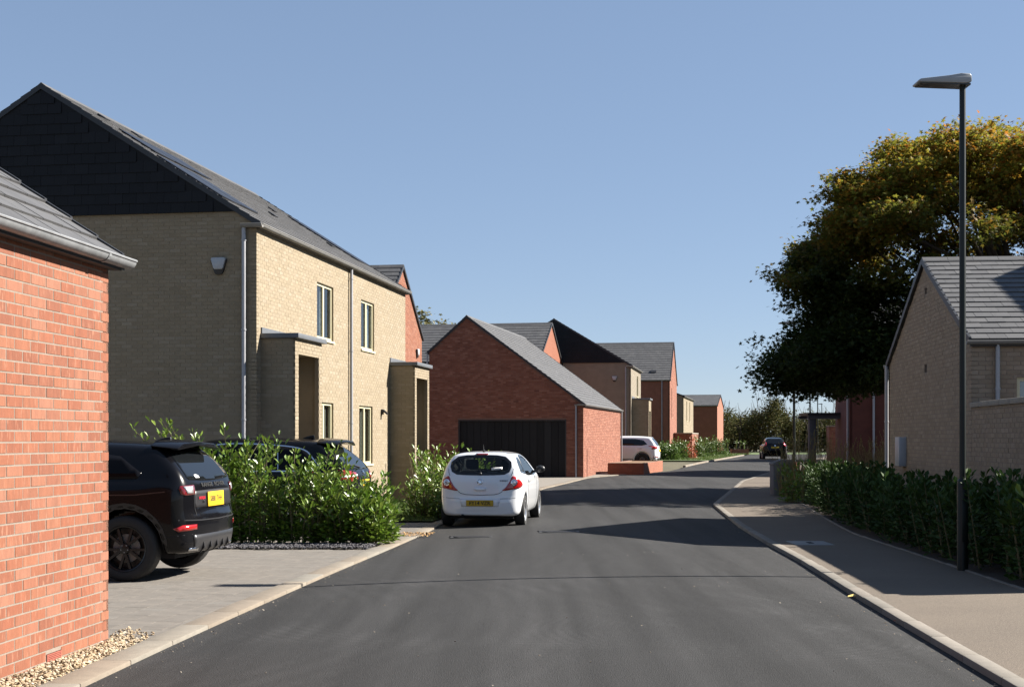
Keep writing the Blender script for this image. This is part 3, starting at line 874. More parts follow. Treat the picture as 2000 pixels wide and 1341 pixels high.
def clad(hs, zc, view, n_obj):
    """Black hung tiles on the gable facing the camera (local x = 0), above height zc."""
    sl0 = (hs.zr - hs.e0) / hs.a
    c = thing_part('tile_cladding', hs.root)
    def clip(u, s, a, b):
        return min(hs.top(max(a, 0)), hs.top(min(b, hs.W))) > zc + s + .05
    tri = MB()
    g0 = (zc - hs.e0) / sl0
    tri.prism([(-.045, g0, zc), (-.045, hs.G - g0, zc), (-.045, hs.a, hs.zr)], (.035, 0, 0)).build('cladding_backing', M['slate_black'], c)
    tiles(c, hs.M, (-.048, 0, zc), (0, 1, 0), (0, 0, 1), hs.W, hs.zr - zc, .29, .205, M['slate_black'], clip=clip, n_obj=n_obj, view=view, order=Vector((-1, 0, 0)), name='hung_tile', bulk='hung_tiles', lift=.02)
    return c

h1 = House('brick_house', 'large buff brick house with black tiled gable and two box porches', 'house', -4.99, 26.0, .162, 12.16, 8.98, 5.95, 8.78, 'along')
W1 = [(3.87, 5.13, 3.98, 5.24), (7.5, 8.76, 3.98, 5.22), (3.87, 5.13, 1.08, 2.55), (7.34, 8.6, 1.08, 2.55)]
h1.walls(M['brick_cream'], M['mortar_cream'], g0=dict(view=(214, 440, 476, 862), n_obj=300, proud=.004), w0=dict(holes=W1, proud=.0025))
h1.roof(M['slate'], side0=dict(n_obj=0))
h1.gutters(M['galv_dull'], r=.07)
M['interior_wall'] = pmat('dim room wall', (.10, .095, .085), var=.1)
DR = [{0: [(0, .42, 'curtain')], 1: [(0, .36, 'curtain')]}, {0: [(.0, .3, 'curtain')], 1: [(.62, 1, 'curtain')]}, {0: [(0, 1, 'blind')], 1: [(0, 1, 'blind')]}, {0: [(0, .55, 'blind')], 1: [(0, 1, 'blind')]}]
for (s0, s1, z0, z1), dr in zip(W1, DR):
    window(h1.root, (s0, 0, z0), (1, 0, 0), (0, -1, 0), s1 - s0, z1 - z0, drapes=dr)
# return of the gutter round the corner and its downpipe on the gable
gutter(h1.rf, (-.09, -.16, 5.905), (-.09, .28, 5.905), (-1, 0, 0), M['galv_dull'], .07)
downpipe(h1.root, (-.07, .235, 0), 0, 5.86, M['pipe'], r=.042)
downpipe(h1.root, (6.42, -.065, 0), 0, 5.84, M['pipe'], r=.038)
porch(h1, .25, 1.74, .70, 3.70, 3.40, M['brick_cream'], M['mortar_cream'])
porch(h1, 10.38, 1.74, .70, 3.70, 3.38, M['brick_cream'], M['mortar_cream'])
clad(h1, 6.17, (-30, 170, 480, 420), 220)
al = alarm_box(h1.root, (-.012, .76, 5.10), (0, 1, 0), (-1, 0, 0))
wl = MB(); wl.box(9.44, 9.56, -.05, -.005, 2.36, 2.5); wl.prism([(9.42, -.05, 2.5), (9.58, -.05, 2.5), (9.55, -.17, 2.40), (9.45, -.17, 2.40)], (0, 0, -.05))
wl.build('wall_light', M['black_plastic'], h1.root)
# rooflights, panels and vents on the street slope
sl = (h1.zr - h1.e0) / h1.a
nr = Vector((0, -sl, 1)).normalized(); su = Vector((0, 1, sl)).normalized()
def on_slope(hs, x, g, lift=.05): return Vector((x, g, hs.e0 + (hs.zr - hs.e0) / hs.a * g + lift))
def slope_box(hs, name, x, g, w, l, t, mat):
    FRM = frame(on_slope(hs, x, g, .055), Vector((1, 0, 0)), su, nr)
    return MB().box(0, w, 0, l, 0, t).build(name, mat, hs.rf, M=FRM, bevel=.006)
M['panel'] = pmat('dark roof panel', (.012, .013, .017), var=.1, rough=.35, spec=.25)
for i in range(2): slope_box(h1, 'roof_panel', .10 + i * 1.02, .75, 1.0, 1.62, .03, M['panel'])
for i in range(3): slope_box(h1, 'roof_panel', 1.0 + i * 1.02, 2.55, 1.0, .95, .025, M['panel'])
slope_box(h1, 'roof_panel', 10.6, .95, 1.3, 2.4, .025, M['panel'])
for x, g in ((3.1, 3.9), (5.9, 1.7), (8.4, 2.6), (9.3, 1.3), (1.6, 3.95)): slope_box(h1, 'roof_vent', x, g, .26, .2, .03, M['verge'])

# red house behind it, gable to the street
h2 = House('brick_house', 'red brick house peeping out behind the far end of the buff house', 'house', -4.37, 44.04, .162, 6.1, 9.0, 5.5, 7.78, 'across')
h2.walls(M['brick_red'], M['mortar_red'], g0=dict(holes=[]))
h2.roof(M['slate'], gauge=.27)
alarm_box(h2.root, (5.25, -.012, 4.85), (1, 0, 0), (0, -1, 0))
downpipe(h2.root, (6.16, .1, 0), 0, 5.5, M['pipe'])

# catslide garage block with black door
hb = House('garage_block', 'dark red brick double garage with long sloping slate roof and black door', 'garage', 3.03, 56.7, .207, 12.9, 6.78, (3.2, 5.5), 6.98, 'along', apex=5.1 / 6.78)
hb.walls(M['brick_red_far'], M['mortar_red'], g0=dict(holes=[(.72, 5.48, -.35, 2.52)], proud=.008), w0=dict(proud=.010))
hb.roof(M['slate'], side0=dict())
hb.gutters(M['galv_dull'], g0=True, g1=True, r=.055)
gutter(hb.rf, (-.09, -.14, 3.155), (-.09, .36, 3.155), (-1, 0, 0), M['galv_dull'], .055)
downpipe(hb.root, (-.06, .30, 0), 0, 3.1, M['pipe'])
downpipe(hb.root, (-.04, 6.86, 0), 2.0, 5.45, M['pipe'])
downpipe(hb.root, (12.86, -.07, 0), 0, 3.1, M['pipe'])
gd = thing_part('garage_door', hb.root)
n = 15
bme = None
for i in range(n):
    w = (4.76 - .12) / n
    if bme is None:
        o = MB().box(-.1, -.075, .005, w - .008, -.1, 2.46).build('door_board', M['door_black'], gd); bme = o.data; o = o
    else: o = link('door_board', bme, gd)
    o.location = (.19, .78 + i * w, .05)
fb = MB(); fb.box(.02, .13, .722, .78, .0, 2.518); fb.box(.02, .13, 5.42, 5.478, .0, 2.518); fb.box(.02, .13, .782, 5.418, 2.462, 2.518)
fb.build('door_frame', M['verge'], gd)
MB().box(.25, .27, .6, 5.6, -.05, 2.6).build('door_backing', M['verge'], gd)
MB().box(1.0, 1.13, -.03, -.007, .05, 1.25).build('waste_pipe_cover', pmat('rust brown cover', (.16, .055, .035)), hb.root)

# house behind the garage, ridge across
hl = House('brick_house', 'red brick house with grey slate roof rising behind the double garage', 'house', 1.44, 70.6, .2, 7.8, 13.5, 5.85, 8.1, 'across')
hl.walls(M['brick_red'], M['mortar_red'], g0=dict())
hl.roof(M['slate'], gauge=.33, tw=.33)

# second buff house with black gable
hc = House('brick_house', 'far buff brick house with black tiled gable beside the parked white car', 'house', 6.9, 77.3, .175, 7.4, 9.0, 5.95, 8.66, 'along')
WC = [(4.2, 5.3, 4.25, 5.5)]
hc.walls(M['brick_buff_far'], M['mortar_cream'], g0=dict(), w0=dict(holes=WC))
hc.roof(M['slate'])
hc.gutters(M['galv_dull'])
gutter(hc.rf, (-.09, -.16, 5.905), (-.09, .3, 5.905), (-1, 0, 0), M['galv_dull'], .07)
downpipe(hc.root, (-.07, .3, 0), 0, 5.86, M['pipe'])
for s0, s1, z0, z1 in WC: window(hc.root, (s0, 0, z0), (1, 0, 0), (0, -1, 0), s1 - s0, z1 - z0)
porch(hc, .55, 1.9, 1.0, 3.95, 3.3, M['brick_cream'], M['mortar_cream'], pier=.3)
clad(hc, 6.1, (0, 0, 1, 1), 0)
alarm_box(hc.root, (-.012, .95, 5.15), (0, 1, 0), (-1, 0, 0))

# slate-roofed red house, gable to the street
hd = House('brick_house', 'tall red brick house with broad slate roof facing and narrow sunlit gable', 'house', 11.14, 94.0, .18, 8.8, 13.0, 5.85, 8.72, 'across')
hd.walls(M['brick_red_far'], M['mortar_red'], g0=dict(holes=[(2.0, 2.5, 3.2, 5.3)]), w0=dict())
hd.roof(M['slate'], gauge=.33, tw=.33)
hd.gutters(M['galv_dull'], g0=True, g1=True)
downpipe(hd.root, (-.07, .55, 0), 0, 5.8, M['pipe'])
window(hd.root, (2.0, 0, 3.2), (1, 0, 0), (0, -1, 0), .5, 2.1, lights=1)
FRM = frame(Vector((-.1 + 1.0, 1.2, 5.85 + .8 * .65)), Vector((0, 1, 0)), Vector((.8, 0, .55)), Vector((-.6, 0, .8)))
MB().box(-.2, .2, -.15, .15, 0, .16).build('roof_vent', M['verge'], hd.rf, M=FRM)

he = House('brick_house', 'far cream brick house squeezed between the two distant red houses', 'house', 14.43, 112.0, .2, 13.0, 8.0, 5.25, 6.6, 'along')
WE = [(3.5, 4.3, 3.2, 4.9), (7.5, 8.3, 3.2, 4.9)]
he.walls(M['brick_cream'], M['mortar_cream'], w0=dict(holes=WE))
he.roof(M['slate'], gauge=.4, tw=.4)
he.gutters(M['galv_dull'])
for s0, s1, z0, z1 in WE: window(he.root, (s0, 0, z0), (1, 0, 0), (0, -1, 0), s1 - s0, z1 - z0)

hf = House('brick_house', 'farthest red brick house with low slate roof beside the distant hedge', 'house', 20.35, 132.0, .235, 8.0, 13.0, 4.95, 6.05, 'across')
hf.walls(M['brick_red_far'], M['mortar_red'], w0=dict(), g0=dict())
hf.roof(M['slate'], gauge=.4, tw=.4)
hf.gutters(M['galv_dull'])

# ---------------------------------------------------------------- buildings, right side
G_X, G_D, G_K = 7.6, 22.0, .0973
hg = House('brick_bungalow', 'single storey grey buff brick gable at the right behind the lamp post', 'bungalow', G_X, G_D, G_K, 7.3, 6.0, 3.38, 5.14, 'across', sy=-1)
hg.walls(M['brick_grey'], M['mortar_grey'], g0=dict(view=(1738, 510, 1905, 945), n_obj=150, holes=[(3.46, 3.66, 4.5, 4.62), (3.46, 3.68, 3.0, 3.15)]),
         w0=dict(view=(1900, 660, 2000, 800), n_obj=80, holes=[(.72, 1.95, 1.5, 2.74)]))
hg.roof(M['slate'], side0=dict(n_obj=170, view=(1800, 505, 2000, 660)), tw=.29)
hg.gutters(M['galv_dull'], g0=True, g1=True, r=.058)
window(hg.root, (.72 * 0, -.72, 1.5), (0, -1, 0), (-1, 0, 0), 1.23, 1.24)
downpipe(hg.root, (-.06, -.40, 0), 2.2, 3.33, M['pipe'], r=.036)
downpipe(hg.root, (7.36, .06, 0), 0, 3.33, M['pipe'], r=.042)
mb_ = MB().box(5.42, 5.86, .005, .16, 1.16, 1.76).build('meter_box', M['white_box'], hg.root, bevel=.012)
for z in (4.5, 3.0):
    MB().box(3.47, 3.66, -.05, -.035, z + .005, z + .115).build('wall_vent', M['black_plastic'], hg.root)

# garden wall running on from the gable towards the camera
exg = Vector((G_K, 1, 0)).normalized(); eyg = Vector((-exg.y, exg.x, 0))
gl = lambda x, y: Vector((G_X, G_D, 0)) + exg * x + eyg * y
gw = thing('garden_wall', 'grey buff brick garden wall with pale coping joining the bungalow corner', 'wall', M=frame(gl(0, 0), exg, eyg, Vector((0, 0, 1))))
wall('wall_face', gw, gw.matrix_world.copy(), (-7.95, 0, 0), (1, 0, 0), (0, 1, 0), 7.94, -.2, 2.24, M['brick_grey'], M['mortar_grey'], thick=.21)
me_ = None
for i in range(13):
    if me_ is None:
        o = MB().box(.003, .597, -.25, .04, 0, .085).build('coping_stone', M['coping'], gw, bevel=.006); me_ = o.data
    else: o = link('coping_stone', me_, gw)
    o.location = (-7.81 + i * .6, 0, 2.243)

# taller neighbour standing behind the bungalow, mostly out of the picture
o_ = gl(-.4, -6.45)
hn = House('brick_house', 'taller grey buff neighbour house rising behind the bungalow', 'house', o_.x, o_.y, G_K, 9.1, 8.0, 6.2, 8.62, 'across', sy=-1)
hn.walls(M['brick_grey'], M['mortar_grey'])
hn.roof(M['slate'], gauge=.33, tw=.33)

hh = House('brick_house', 'dark red brick house under the big tree with white downpipes', 'house', 14.72, 58.0, .165, 8.2, 11.0, 5.3, 8.0, 'across', sy=-1)
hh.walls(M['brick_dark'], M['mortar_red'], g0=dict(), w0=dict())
hh.roof(M['slate'], gauge=.33, tw=.33)
hh.gutters(M['galv_dull'], g0=True, g1=True)
downpipe(hh.root, (.3, .07, 0), 0, 5.2, M['white_box'], r=.05)
downpipe(hh.root, (-.07, -1.0, 0), 0, 5.2, M['white_box'], r=.05)
hm = House('brick_house', 'farther dark red brick house beyond the entrance canopy', 'house', 20.9, 83.0, .17, 9.0, 11.0, 4.7, 7.8, 'across', sy=-1)
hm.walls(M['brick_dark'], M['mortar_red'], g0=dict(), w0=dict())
hm.roof(M['slate'], gauge=.33, tw=.33)
hm.gutters(M['galv_dull'])
downpipe(hm.root, (-.07, -.3, 0), 0, 4.7, M['white_box'], r=.055)

# entrance canopy
M['dark_timber'] = pmat('dark grey painted timber', (.0638, .0675, .075), var=.1, rough=.7)
cp = thing('entrance_canopy', 'flat grey entrance canopy on a square post against the red house', 'canopy', M=frame((14.05, 63.0, zg(63)), Vector((1, 0, 0)), Vector((0, 1, 0)), Vector((0, 0, 1))))
MB().box(.05, .38, .1, .45, 0, 2.55).build('post', M['dark_timber'], cp, bevel=.01)
MB().box(.0, 1.75, 0, 1.9, 2.56, 2.72).build('beam', M['dark_timber'], cp)
MB().box(-.06, 1.78, -.06, 1.96, 2.722, 2.84).build('roof', M['verge'], cp)
MB().box(-.45, -.062, .15, .32, 2.56, 2.68).build('rain_spout', M['verge'], cp)

# ---------------------------------------------------------------- low brick things
def brick_box(name, label, cat, X, D, k, w, l, hgt, brick, mortar, cap=None, top_mat=None, base=None):
    """Free-standing brick box: w across the street, l along it; the corner X, D is the near corner on the left."""
    ey = Vector((k, 1, 0)).normalized(); ex = Vector((ey.y, -ey.x, 0))
    b = zg(D) if base is None else base
    F4 = frame((X, D, b), ex, ey, Vector((0, 0, 1)))
    t = thing(name, label, cat, M=F4)
    for o, u, n_, W_ in (((0, 0, 0), (1, 0, 0), (0, -1, 0), w), ((w, 0, 0), (0, 1, 0), (1, 0, 0), l), ((0, 0, 0), (0, 1, 0), (-1, 0, 0), l), ((0, l, 0), (1, 0, 0), (0, 1, 0), w)):
        wall('side', t, F4, o, u, n_, W_, -.15, hgt, brick, mortar)
    if cap: MB().box(-.03, w + .03, -.03, l + .03, hgt + .003, hgt + cap).build('capping', top_mat, t)
    else: MB().box(.02, w - .02, .02, l - .02, hgt - .08, hgt - .03).build('fill', top_mat, t)
    return t
M['brick_orange'] = pmat('orange red brick', None, ramp=[(.24, .081, .0413), (.2175, .0713, .036), (.2625, .0938, .0488)], var=.1, vscale=3, rough=.9)
p = at(1187, 925.5, .02); q = at(1262, 927, .02)
pl = brick_box('brick_planter', 'low square orange brick planter at the corner of the double garage', 'planter', p.x, p.y, .235, (q.x - p.x), 7.2, .53, M['brick_orange'], M['mortar_red'], top_mat=pmat('dry planter soil', (.1425, .0863, .045), var=.25, vscale=6, rough=1))
brick_box('brick_enclosure', 'chest high red brick enclosure in front of the far slate-roofed house', 'wall', 11.95, 98.0, .19, 1.3, 9.0, 1.83, M['brick_red_far'], M['mortar_red'], cap=.07, top_mat=M['coping'])
p = at(1429, 887.5, .0); q = at(1462, 887.5, .0)
brick_box('brick_planter', 'small low brick planter at the far end of the road', 'planter', p.x, p.y, .05, q.x - p.x, 1.2, .5, M['brick_red_far'], M['mortar_pale'], top_mat=M['soil'])
brick_box('brick_pier', 'low red brick bay wall seen through the canopy', 'wall', 18.0, 75.5, .17, 1.5, 2.5, 2.2, M['brick_red_far'], M['mortar_red'], cap=.06, top_mat=M['coping'])

# ---------------------------------------------------------------- vehicles
def spl(pts, n=6, closed=True):
    """Catmull-Rom through pts."""
    P = [np.array(p, float) for p in pts]; m = len(P); out = []
    for i in range(m if closed else m - 1):
        p0, p1, p2, p3 = (P[(i - 1) % m], P[i], P[(i + 1) % m], P[(i + 2) % m]) if closed else (P[max(i - 1, 0)], P[i], P[i + 1], P[min(i + 2, m - 1)])
        for k in range(n):
            t = k / n
            out.append(.5 * ((2 * p1) + (-p0 + p2) * t + (2 * p0 - 5 * p1 + 4 * p2 - p3) * t * t + (-p0 + 3 * p1 - 3 * p2 + p3) * t ** 3))
    if not closed: out.append(P[-1])
    return [tuple(p) for p in out]

def sdf_poly(px, py, poly):
    """Signed distance (negative inside) from points to a closed polygon."""
    P = np.array(poly); Q = np.roll(P, -1, 0)
    d = np.full(px.shape, 1e9); inside = np.zeros(px.shape, bool)
    for (ax, ay), (bx, by) in zip(P, Q):
        ex, ey = bx - ax, by - ay
        wx, wy = px - ax, py - ay
        t = np.clip((wx * ex + wy * ey) / (ex * ex + ey * ey + 1e-12), 0, 1)
        d = np.minimum(d, (wx - t * ex) ** 2 + (wy - t * ey) ** 2)
        c = ((ay > py) != (by > py))
        with np.errstate(divide='ignore', invalid='ignore'):
            xi = ax + (py - ay) * ex / (ey if abs(ey) > 1e-12 else 1e-12)
        inside ^= c & (px < xi)
    d = np.sqrt(d)
    return np.where(inside, -d, d)

def smax(a, b, k):
    h = np.maximum(k - np.abs(a - b), 0) / k
    return np.maximum(a, b) + h * h * k * .25

class Field:
    """2D signed distances tabulated on fine grids and looked up bilinearly; the car body is where side, rear and plan outlines all hold."""
    def __init__(s, side, rear, plan, arches, hw, k=.10, kp=.16):
        s.arches, s.hw, s.k, s.kp = arches, hw, k, kp
        sym = lambda h: h + [(-a, b) for a, b in reversed(h)]
        s.tab = [s.table(side), s.table([(y, z) for y, z in sym(rear)]), s.table([(x, y) for x, y in plan + [(x, -y) for x, y in reversed(plan)]])]
    def table(s, poly, h=.02, pad=.3):
        P = np.array(poly); lo, hi = P.min(0) - pad, P.max(0) + pad
        nx, ny = ((hi - lo) / h).astype(int) + 2
        gx, gy = np.meshgrid(lo[0] + np.arange(nx) * h, lo[1] + np.arange(ny) * h, indexing='ij')
        return lo, h, sdf_poly(gx, gy, poly)
    def look(s, i, a, b):
        lo, h, T = s.tab[i]
        u = np.clip((a - lo[0]) / h, 0, T.shape[0] - 1.001); v = np.clip((b - lo[1]) / h, 0, T.shape[1] - 1.001)
        iu, iv = u.astype(int), v.astype(int); fu, fv = u - iu, v - iv
        return (T[iu, iv] * (1 - fu) * (1 - fv) + T[iu + 1, iv] * fu * (1 - fv) + T[iu, iv + 1] * (1 - fu) * fv + T[iu + 1, iv + 1] * fu * fv)
    def __call__(s, x, y, z):
        f = smax(smax(s.look(0, x, z), s.look(1, y, z), s.k), s.look(2, x, y), s.kp)
        for ax, az, r in s.arches:
            c = np.maximum(np.sqrt((x - ax) ** 2 + (z - az) ** 2) - r, (s.hw - .30) - np.abs(y))
            f = smax(f, -c, .035)
        return f

def surface_nets(f, lo, hi, h):
    n = ((np.array(hi) - np.array(lo)) / h).astype(int) + 2
    ax = [lo[i] + np.arange(n[i]) * h for i in range(3)]
    X, Y, Z = np.meshgrid(*ax, indexing='ij')
    F = f(X, Y, Z)
    S = F < 0
    corners = [(i, j, k) for i in (0, 1) for j in (0, 1) for k in (0, 1)]
    sl = lambda A, c: A[c[0]:A.shape[0] - 1 + c[0], c[1]:A.shape[1] - 1 + c[1], c[2]:A.shape[2] - 1 + c[2]]
    cnt = sum(sl(S, c).astype(int) for c in corners)
    act = (cnt > 0) & (cnt < 8)
    ids = -np.ones(act.shape, int); ids[act] = np.arange(act.sum())
    acc = np.zeros((act.sum(), 3)); num = np.zeros(act.sum())
    for a in corners:
        for d in range(3):
            if a[d]: continue
            b = list(a); b[d] = 1; b = tuple(b)
            fa, fb = sl(F, a)[act], sl(F, b)[act]
            m = (fa < 0) != (fb < 0)
            t = np.where(m, fa / np.where(m, fa - fb, 1), 0)
            p = np.array(a, float)[None] + t[:, None] * np.eye(3)[d][None]
            acc[m] += p[m]; num[m] += 1
    base = np.argwhere(act)
    V = (base + acc / num[:, None]) * h + np.array(lo)
    quads = []
    for d in range(3):
        e, g = (d + 1) % 3, (d + 2) % 3
        s0 = [slice(1, -1)] * 3; s0[d] = slice(0, -1); s1 = list(s0); s1[d] = slice(1, None)
        A, B = S[tuple(s0)], S[tuple(s1)]
        ch = np.argwhere(A != B)
        if not len(ch): continue
        fl = A[tuple(ch.T)]
        p = ch.copy(); p[:, e] += 1; p[:, g] += 1
        q = []
        for de, dgg in ((0, 0), (1, 0), (1, 1), (0, 1)):
            c = p.copy(); c[:, e] -= 1 - de; c[:, g] -= 1 - dgg
            q.append(ids[tuple(c.T)])
        q = np.array(q).T
        q[~fl] = q[~fl][:, ::-1]
        quads.append(q)
    Q = np.concatenate(quads)
    Q = Q[(Q >= 0).all(1)]
    for _ in range(3):                                                   # settle the vertices on the surface
        e = 1e-3
        f0 = f(*V.T)
        g = np.stack([f(V[:, 0] + e, V[:, 1], V[:, 2]) - f0, f(V[:, 0], V[:, 1] + e, V[:, 2]) - f0, f(V[:, 0], V[:, 1], V[:, 2] + e) - f0], 1) / e
        l2 = np.maximum((g ** 2).sum(1, keepdims=True), .05)
        V = V - np.clip(f0, -h, h)[:, None] * g / l2
        nb = np.zeros_like(V); c = np.zeros(len(V))                      # and ease them
        for i in range(4):
            for j in (1, 3):
                np.add.at(nb, Q[:, i], V[Q[:, (i + j) % 4]]); np.add.at(c, Q[:, i], 1)
        V = V * .5 + .5 * nb / np.maximum(c, 1)[:, None]
    return V, Q

def resample(poly, step):
    out = []
    for a, b in zip(poly, poly[1:] + poly[:1]):
        a, b = Vector(a), Vector(b); n = max(1, int((b - a).length / step + .5))
        out += [a.lerp(b, i / n) for i in range(n)]
    return out

class Car:
    def __init__(s, name, label, cat, pos, axle, paint, side, rear, plan, arches, hw, lo, hi, h, k=.1, kp=.16, group=None):
        """pos: middle of the rear end on the ground; axle: unit vector from the car's left to its right side (horizontal)."""
        r = Vector(axle).normalized(); left = -r; fwd = Vector((-left.y, left.x, 0)) * -1
        fwd = Vector((left.y, -left.x, 0))
        s.M = frame(pos, fwd, left, Vector((0, 0, 1)))
        s.root = thing(name, label, cat, M=s.M, group=group)
        s.f = Field(side, rear, plan, arches, hw, k, kp)
        V, Q = surface_nets(s.f, lo, hi, h)
        s.V, s.Q = V, Q
        s.body = link('body', np_mesh('body', V, Q, paint, smooth=True), s.root)
        s.bvh = BVHTree.FromPolygons([tuple(v) for v in V], [tuple(q) for q in Q])
    def open_windows(s, wins, interior):
        """Cut window openings (view, outline) out of the body shell; a dark band of body is left under the rim of each pane."""
        V, Q = s.V, s.Q
        c = V[Q].mean(1); n = np.cross(V[Q[:, 2]] - V[Q[:, 0]], V[Q[:, 3]] - V[Q[:, 1]]); n /= np.linalg.norm(n, axis=1, keepdims=True) + 1e-12
        kill = np.zeros(len(Q), bool); dark = np.zeros(len(Q), bool)
        for view, poly in wins:
            i, j = {'rear': (1, 2), 'front': (1, 2), 'left': (0, 2), 'right': (0, 2)}[view]
            ok = {'rear': c[:, 0] < 1.0, 'front': c[:, 0] > 1.7, 'left': c[:, 1] > .2, 'right': c[:, 1] < -.2}[view]
            d = sdf_poly(c[:, i], c[:, j], np.array(poly))
            kill |= ok & (d < -.03); dark |= ok & (d < -.004)
        me = np_mesh('body', V, Q[~kill], s.body.data.materials[0], smooth=True)
        me.materials.append(interior)
        me.polygons.foreach_set('material_index', dark[~kill].astype(np.int32))
        s.body.data = me
    VIEW = {'rear': (lambda a, b: (Vector((-1, a, b)), Vector((1, 0, 0)))), 'left': (lambda a, b: (Vector((a, 2.5, b)), Vector((0, -1, 0)))),
            'right': (lambda a, b: (Vector((a, -2.5, b)), Vector((0, 1, 0)))), 'top': (lambda a, b: (Vector((a, b, 3)), Vector((0, 0, -1))))}
    def hit(s, view, a, b):
        o, d = s.VIEW[view](a, b)
        loc, nor, _, _ = s.bvh.ray_cast(o, d)
        if loc is None:
            mid = o + d * (1.3 if view == 'rear' else 1.7)
            loc, nor, _, _ = s.bvh.find_nearest(mid)
        if nor.dot(d) > 0: nor = -nor
        return loc, nor
    def patch(s, name, view, poly, mat, off=.004, step=.06, depth=.02, parent=None, smooth=True):
        """A panel lying on the body: the outline poly (in that view) dropped onto it and stood off by off."""
        bd = resample([tuple(p) for p in poly], step)
        n = len(bd)
        px = np.array([p[:] for p in bd])
        lo, hi = px.min(0), px.max(0)
        gx, gy = np.meshgrid(np.arange(lo[0] + step / 2, hi[0], step), np.arange(lo[1] + step / 2, hi[1], step))
        g = np.stack([gx.ravel(), gy.ravel()], 1)
        if len(g):
            g = g[sdf_poly(g[:, 0], g[:, 1], px) < -step * .45]
        co = bd + [Vector(p) for p in g]
        vs, es, fs, _, _, _ = delaunay_2d_cdt(co, [(i, (i + 1) % n) for i in range(n)], [], 1, 1e-5)
        V = []
        for p in vs:
            l, nr_ = s.hit(view, p[0], p[1]); V.append((l, nr_))
        out = [l + q * off for l, q in V]
        for i, f in enumerate(fs):                                       # every facet faces outwards
            if len(f) > 2 and (out[f[1]] - out[f[0]]).cross(out[f[2]] - out[f[0]]).dot(V[f[0]][1]) < 0: fs[i] = list(reversed(f))
        cnt = {}
        for f in fs:
            for a, b in zip(f, list(f[1:]) + [f[0]]): cnt[(a, b)] = cnt.get((a, b), 0) + 1
        rim = [(a, b) for (a, b) in cnt if (b, a) not in cnt]
        m = len(out)
        back = [l - q * depth for l, q in V]
        faces = [tuple(f) for f in fs] + [(b, a, m + a, m + b) for a, b in rim]
        me = bpy.data.meshes.new(name)
        me.from_pydata([tuple(v) for v in out + back], [], faces)
        me.polygons.foreach_set('use_smooth', np.array([i < len(fs) for i in range(len(faces))]))
        me.materials.append(mat)
        return link(name, me, parent or s.root)
    def line(s, name, view, pts, w, mat, off=.0025, parent=None):
        """A narrow strip following pts (a loop if the last point repeats the first)."""
        p = [Vector(q) for q in pts]; closed = (p[0] - p[-1]).length < 1e-6
        s_ = []
        for a, b in zip(p, p[1:]):
            n = max(1, int((b - a).length / .06)); s_ += [a.lerp(b, i / n) for i in range(n)]
        if not closed: s_.append(p[-1])
        m = len(s_); vs = []
        for i in range(m):
            q0, q1 = (s_[i - 1], s_[(i + 1) % m]) if closed else (s_[max(i - 1, 0)], s_[min(i + 1, m - 1)])
            d = (q1 - q0).normalized(); nn = Vector((-d.y, d.x)) * w / 2
            for q, dp in ((s_[i] + nn, -.004), (s_[i] + nn, off), (s_[i] - nn, off), (s_[i] - nn, -.004)):
                l, nr_ = s.hit(view, q.x, q.y); vs.append(tuple(l + nr_ * dp))
        fs = []
        for i in range(m if closed else m - 1):
            j = (i + 1) % m
            fs += [(4 * i + k, 4 * i + k + 1, 4 * j + k + 1, 4 * j + k) for k in range(3)]
        me = bpy.data.meshes.new(name); me.from_pydata(vs, [], fs)
        bm = bmesh.new(); bm.from_mesh(me); bmesh.ops.recalc_face_normals(bm, faces=bm.faces); bm.to_mesh(me); bm.free()
        me.materials.append(mat)
        return link(name, me, parent or s.root)
    def wheel(s, x, y, R, w, spokes, rim_mat, tyre_mat, style=0):
        sg = 1 if y > 0 else -1
        A = frame((x, y, R), Vector((1, 0, 0)), Vector((0, 0, 1)), Vector((0, sg, 0)) ) if sg < 0 else frame((x, y, R), Vector((0, 0, 1)), Vector((1, 0, 0)), Vector((0, 1, 0)))
        wh = thing_part('wheel', s.root); wh.matrix_local = A
        ri = R * (.66 if style == 0 else .70)
        t = MB().lathe([(ri, -w + .02), (R * .9, -w), (R - .012, -w + .02), (R, -w + .045), (R, -.045), (R - .012, -.016), (R * .93, -.002), (R * .8, .004), (ri + .006, -.006), (ri, -.02)], 40, close=True)
        t.build('tyre', tyre_mat, wh, smooth='auto')
        g = MB()
        for i in range(4):
            zz = -w + .05 + (w - .1) * (i + .5) / 4
            g.lathe([(R + .0005, zz - .006), (R + .001, zz - .005), (R + .001, zz + .005), (R + .0005, zz + .006)], 40)
        g.build('tread_groove', M['black_plastic'], wh)
        rb = MB()
        rb.lathe([(ri - .004, -.05), (ri + .004, -.012), (ri - .002, -.006), (ri - .016, -.012), (ri - .03, -.045), (ri - .03, -.12)], 40)
        for i in range(spokes):
            a = 2 * math.pi * i / spokes
            Rz = Matrix.Rotation(a, 4, 'Z')
            if style == 0:
                rb.prism([(.03, -.028, -.028), (ri - .02, -.022, -.03), (ri - .02, .022, -.03), (.03, .028, -.028)], (0, 0, -.03), Rz)
            else:
                for q in (-1, 1):
                    rb.prism([(.04, q * .012, -.03), (ri - .02, q * .075, -.034), (ri - .02, q * .105, -.034), (.05, q * .045, -.03)], (0, 0, -.035), Rz)
        rb.lathe([(0, -.012), (.03, -.012), (.055, -.018), (.06, -.03), (.06, -.06)], 20)
        rb.build('rim', rim_mat, wh, smooth='auto')
        nb = MB()
        for i in range(5):
            a = 2 * math.pi * (i + .5) / 5
            nb.lathe([(0, -.014), (.008, -.014), (.008, -.03)], 8, Matrix.Translation((.042 * math.cos(a), .042 * math.sin(a), 0)))
        nb.build('wheel_nut', M['galv'], wh)
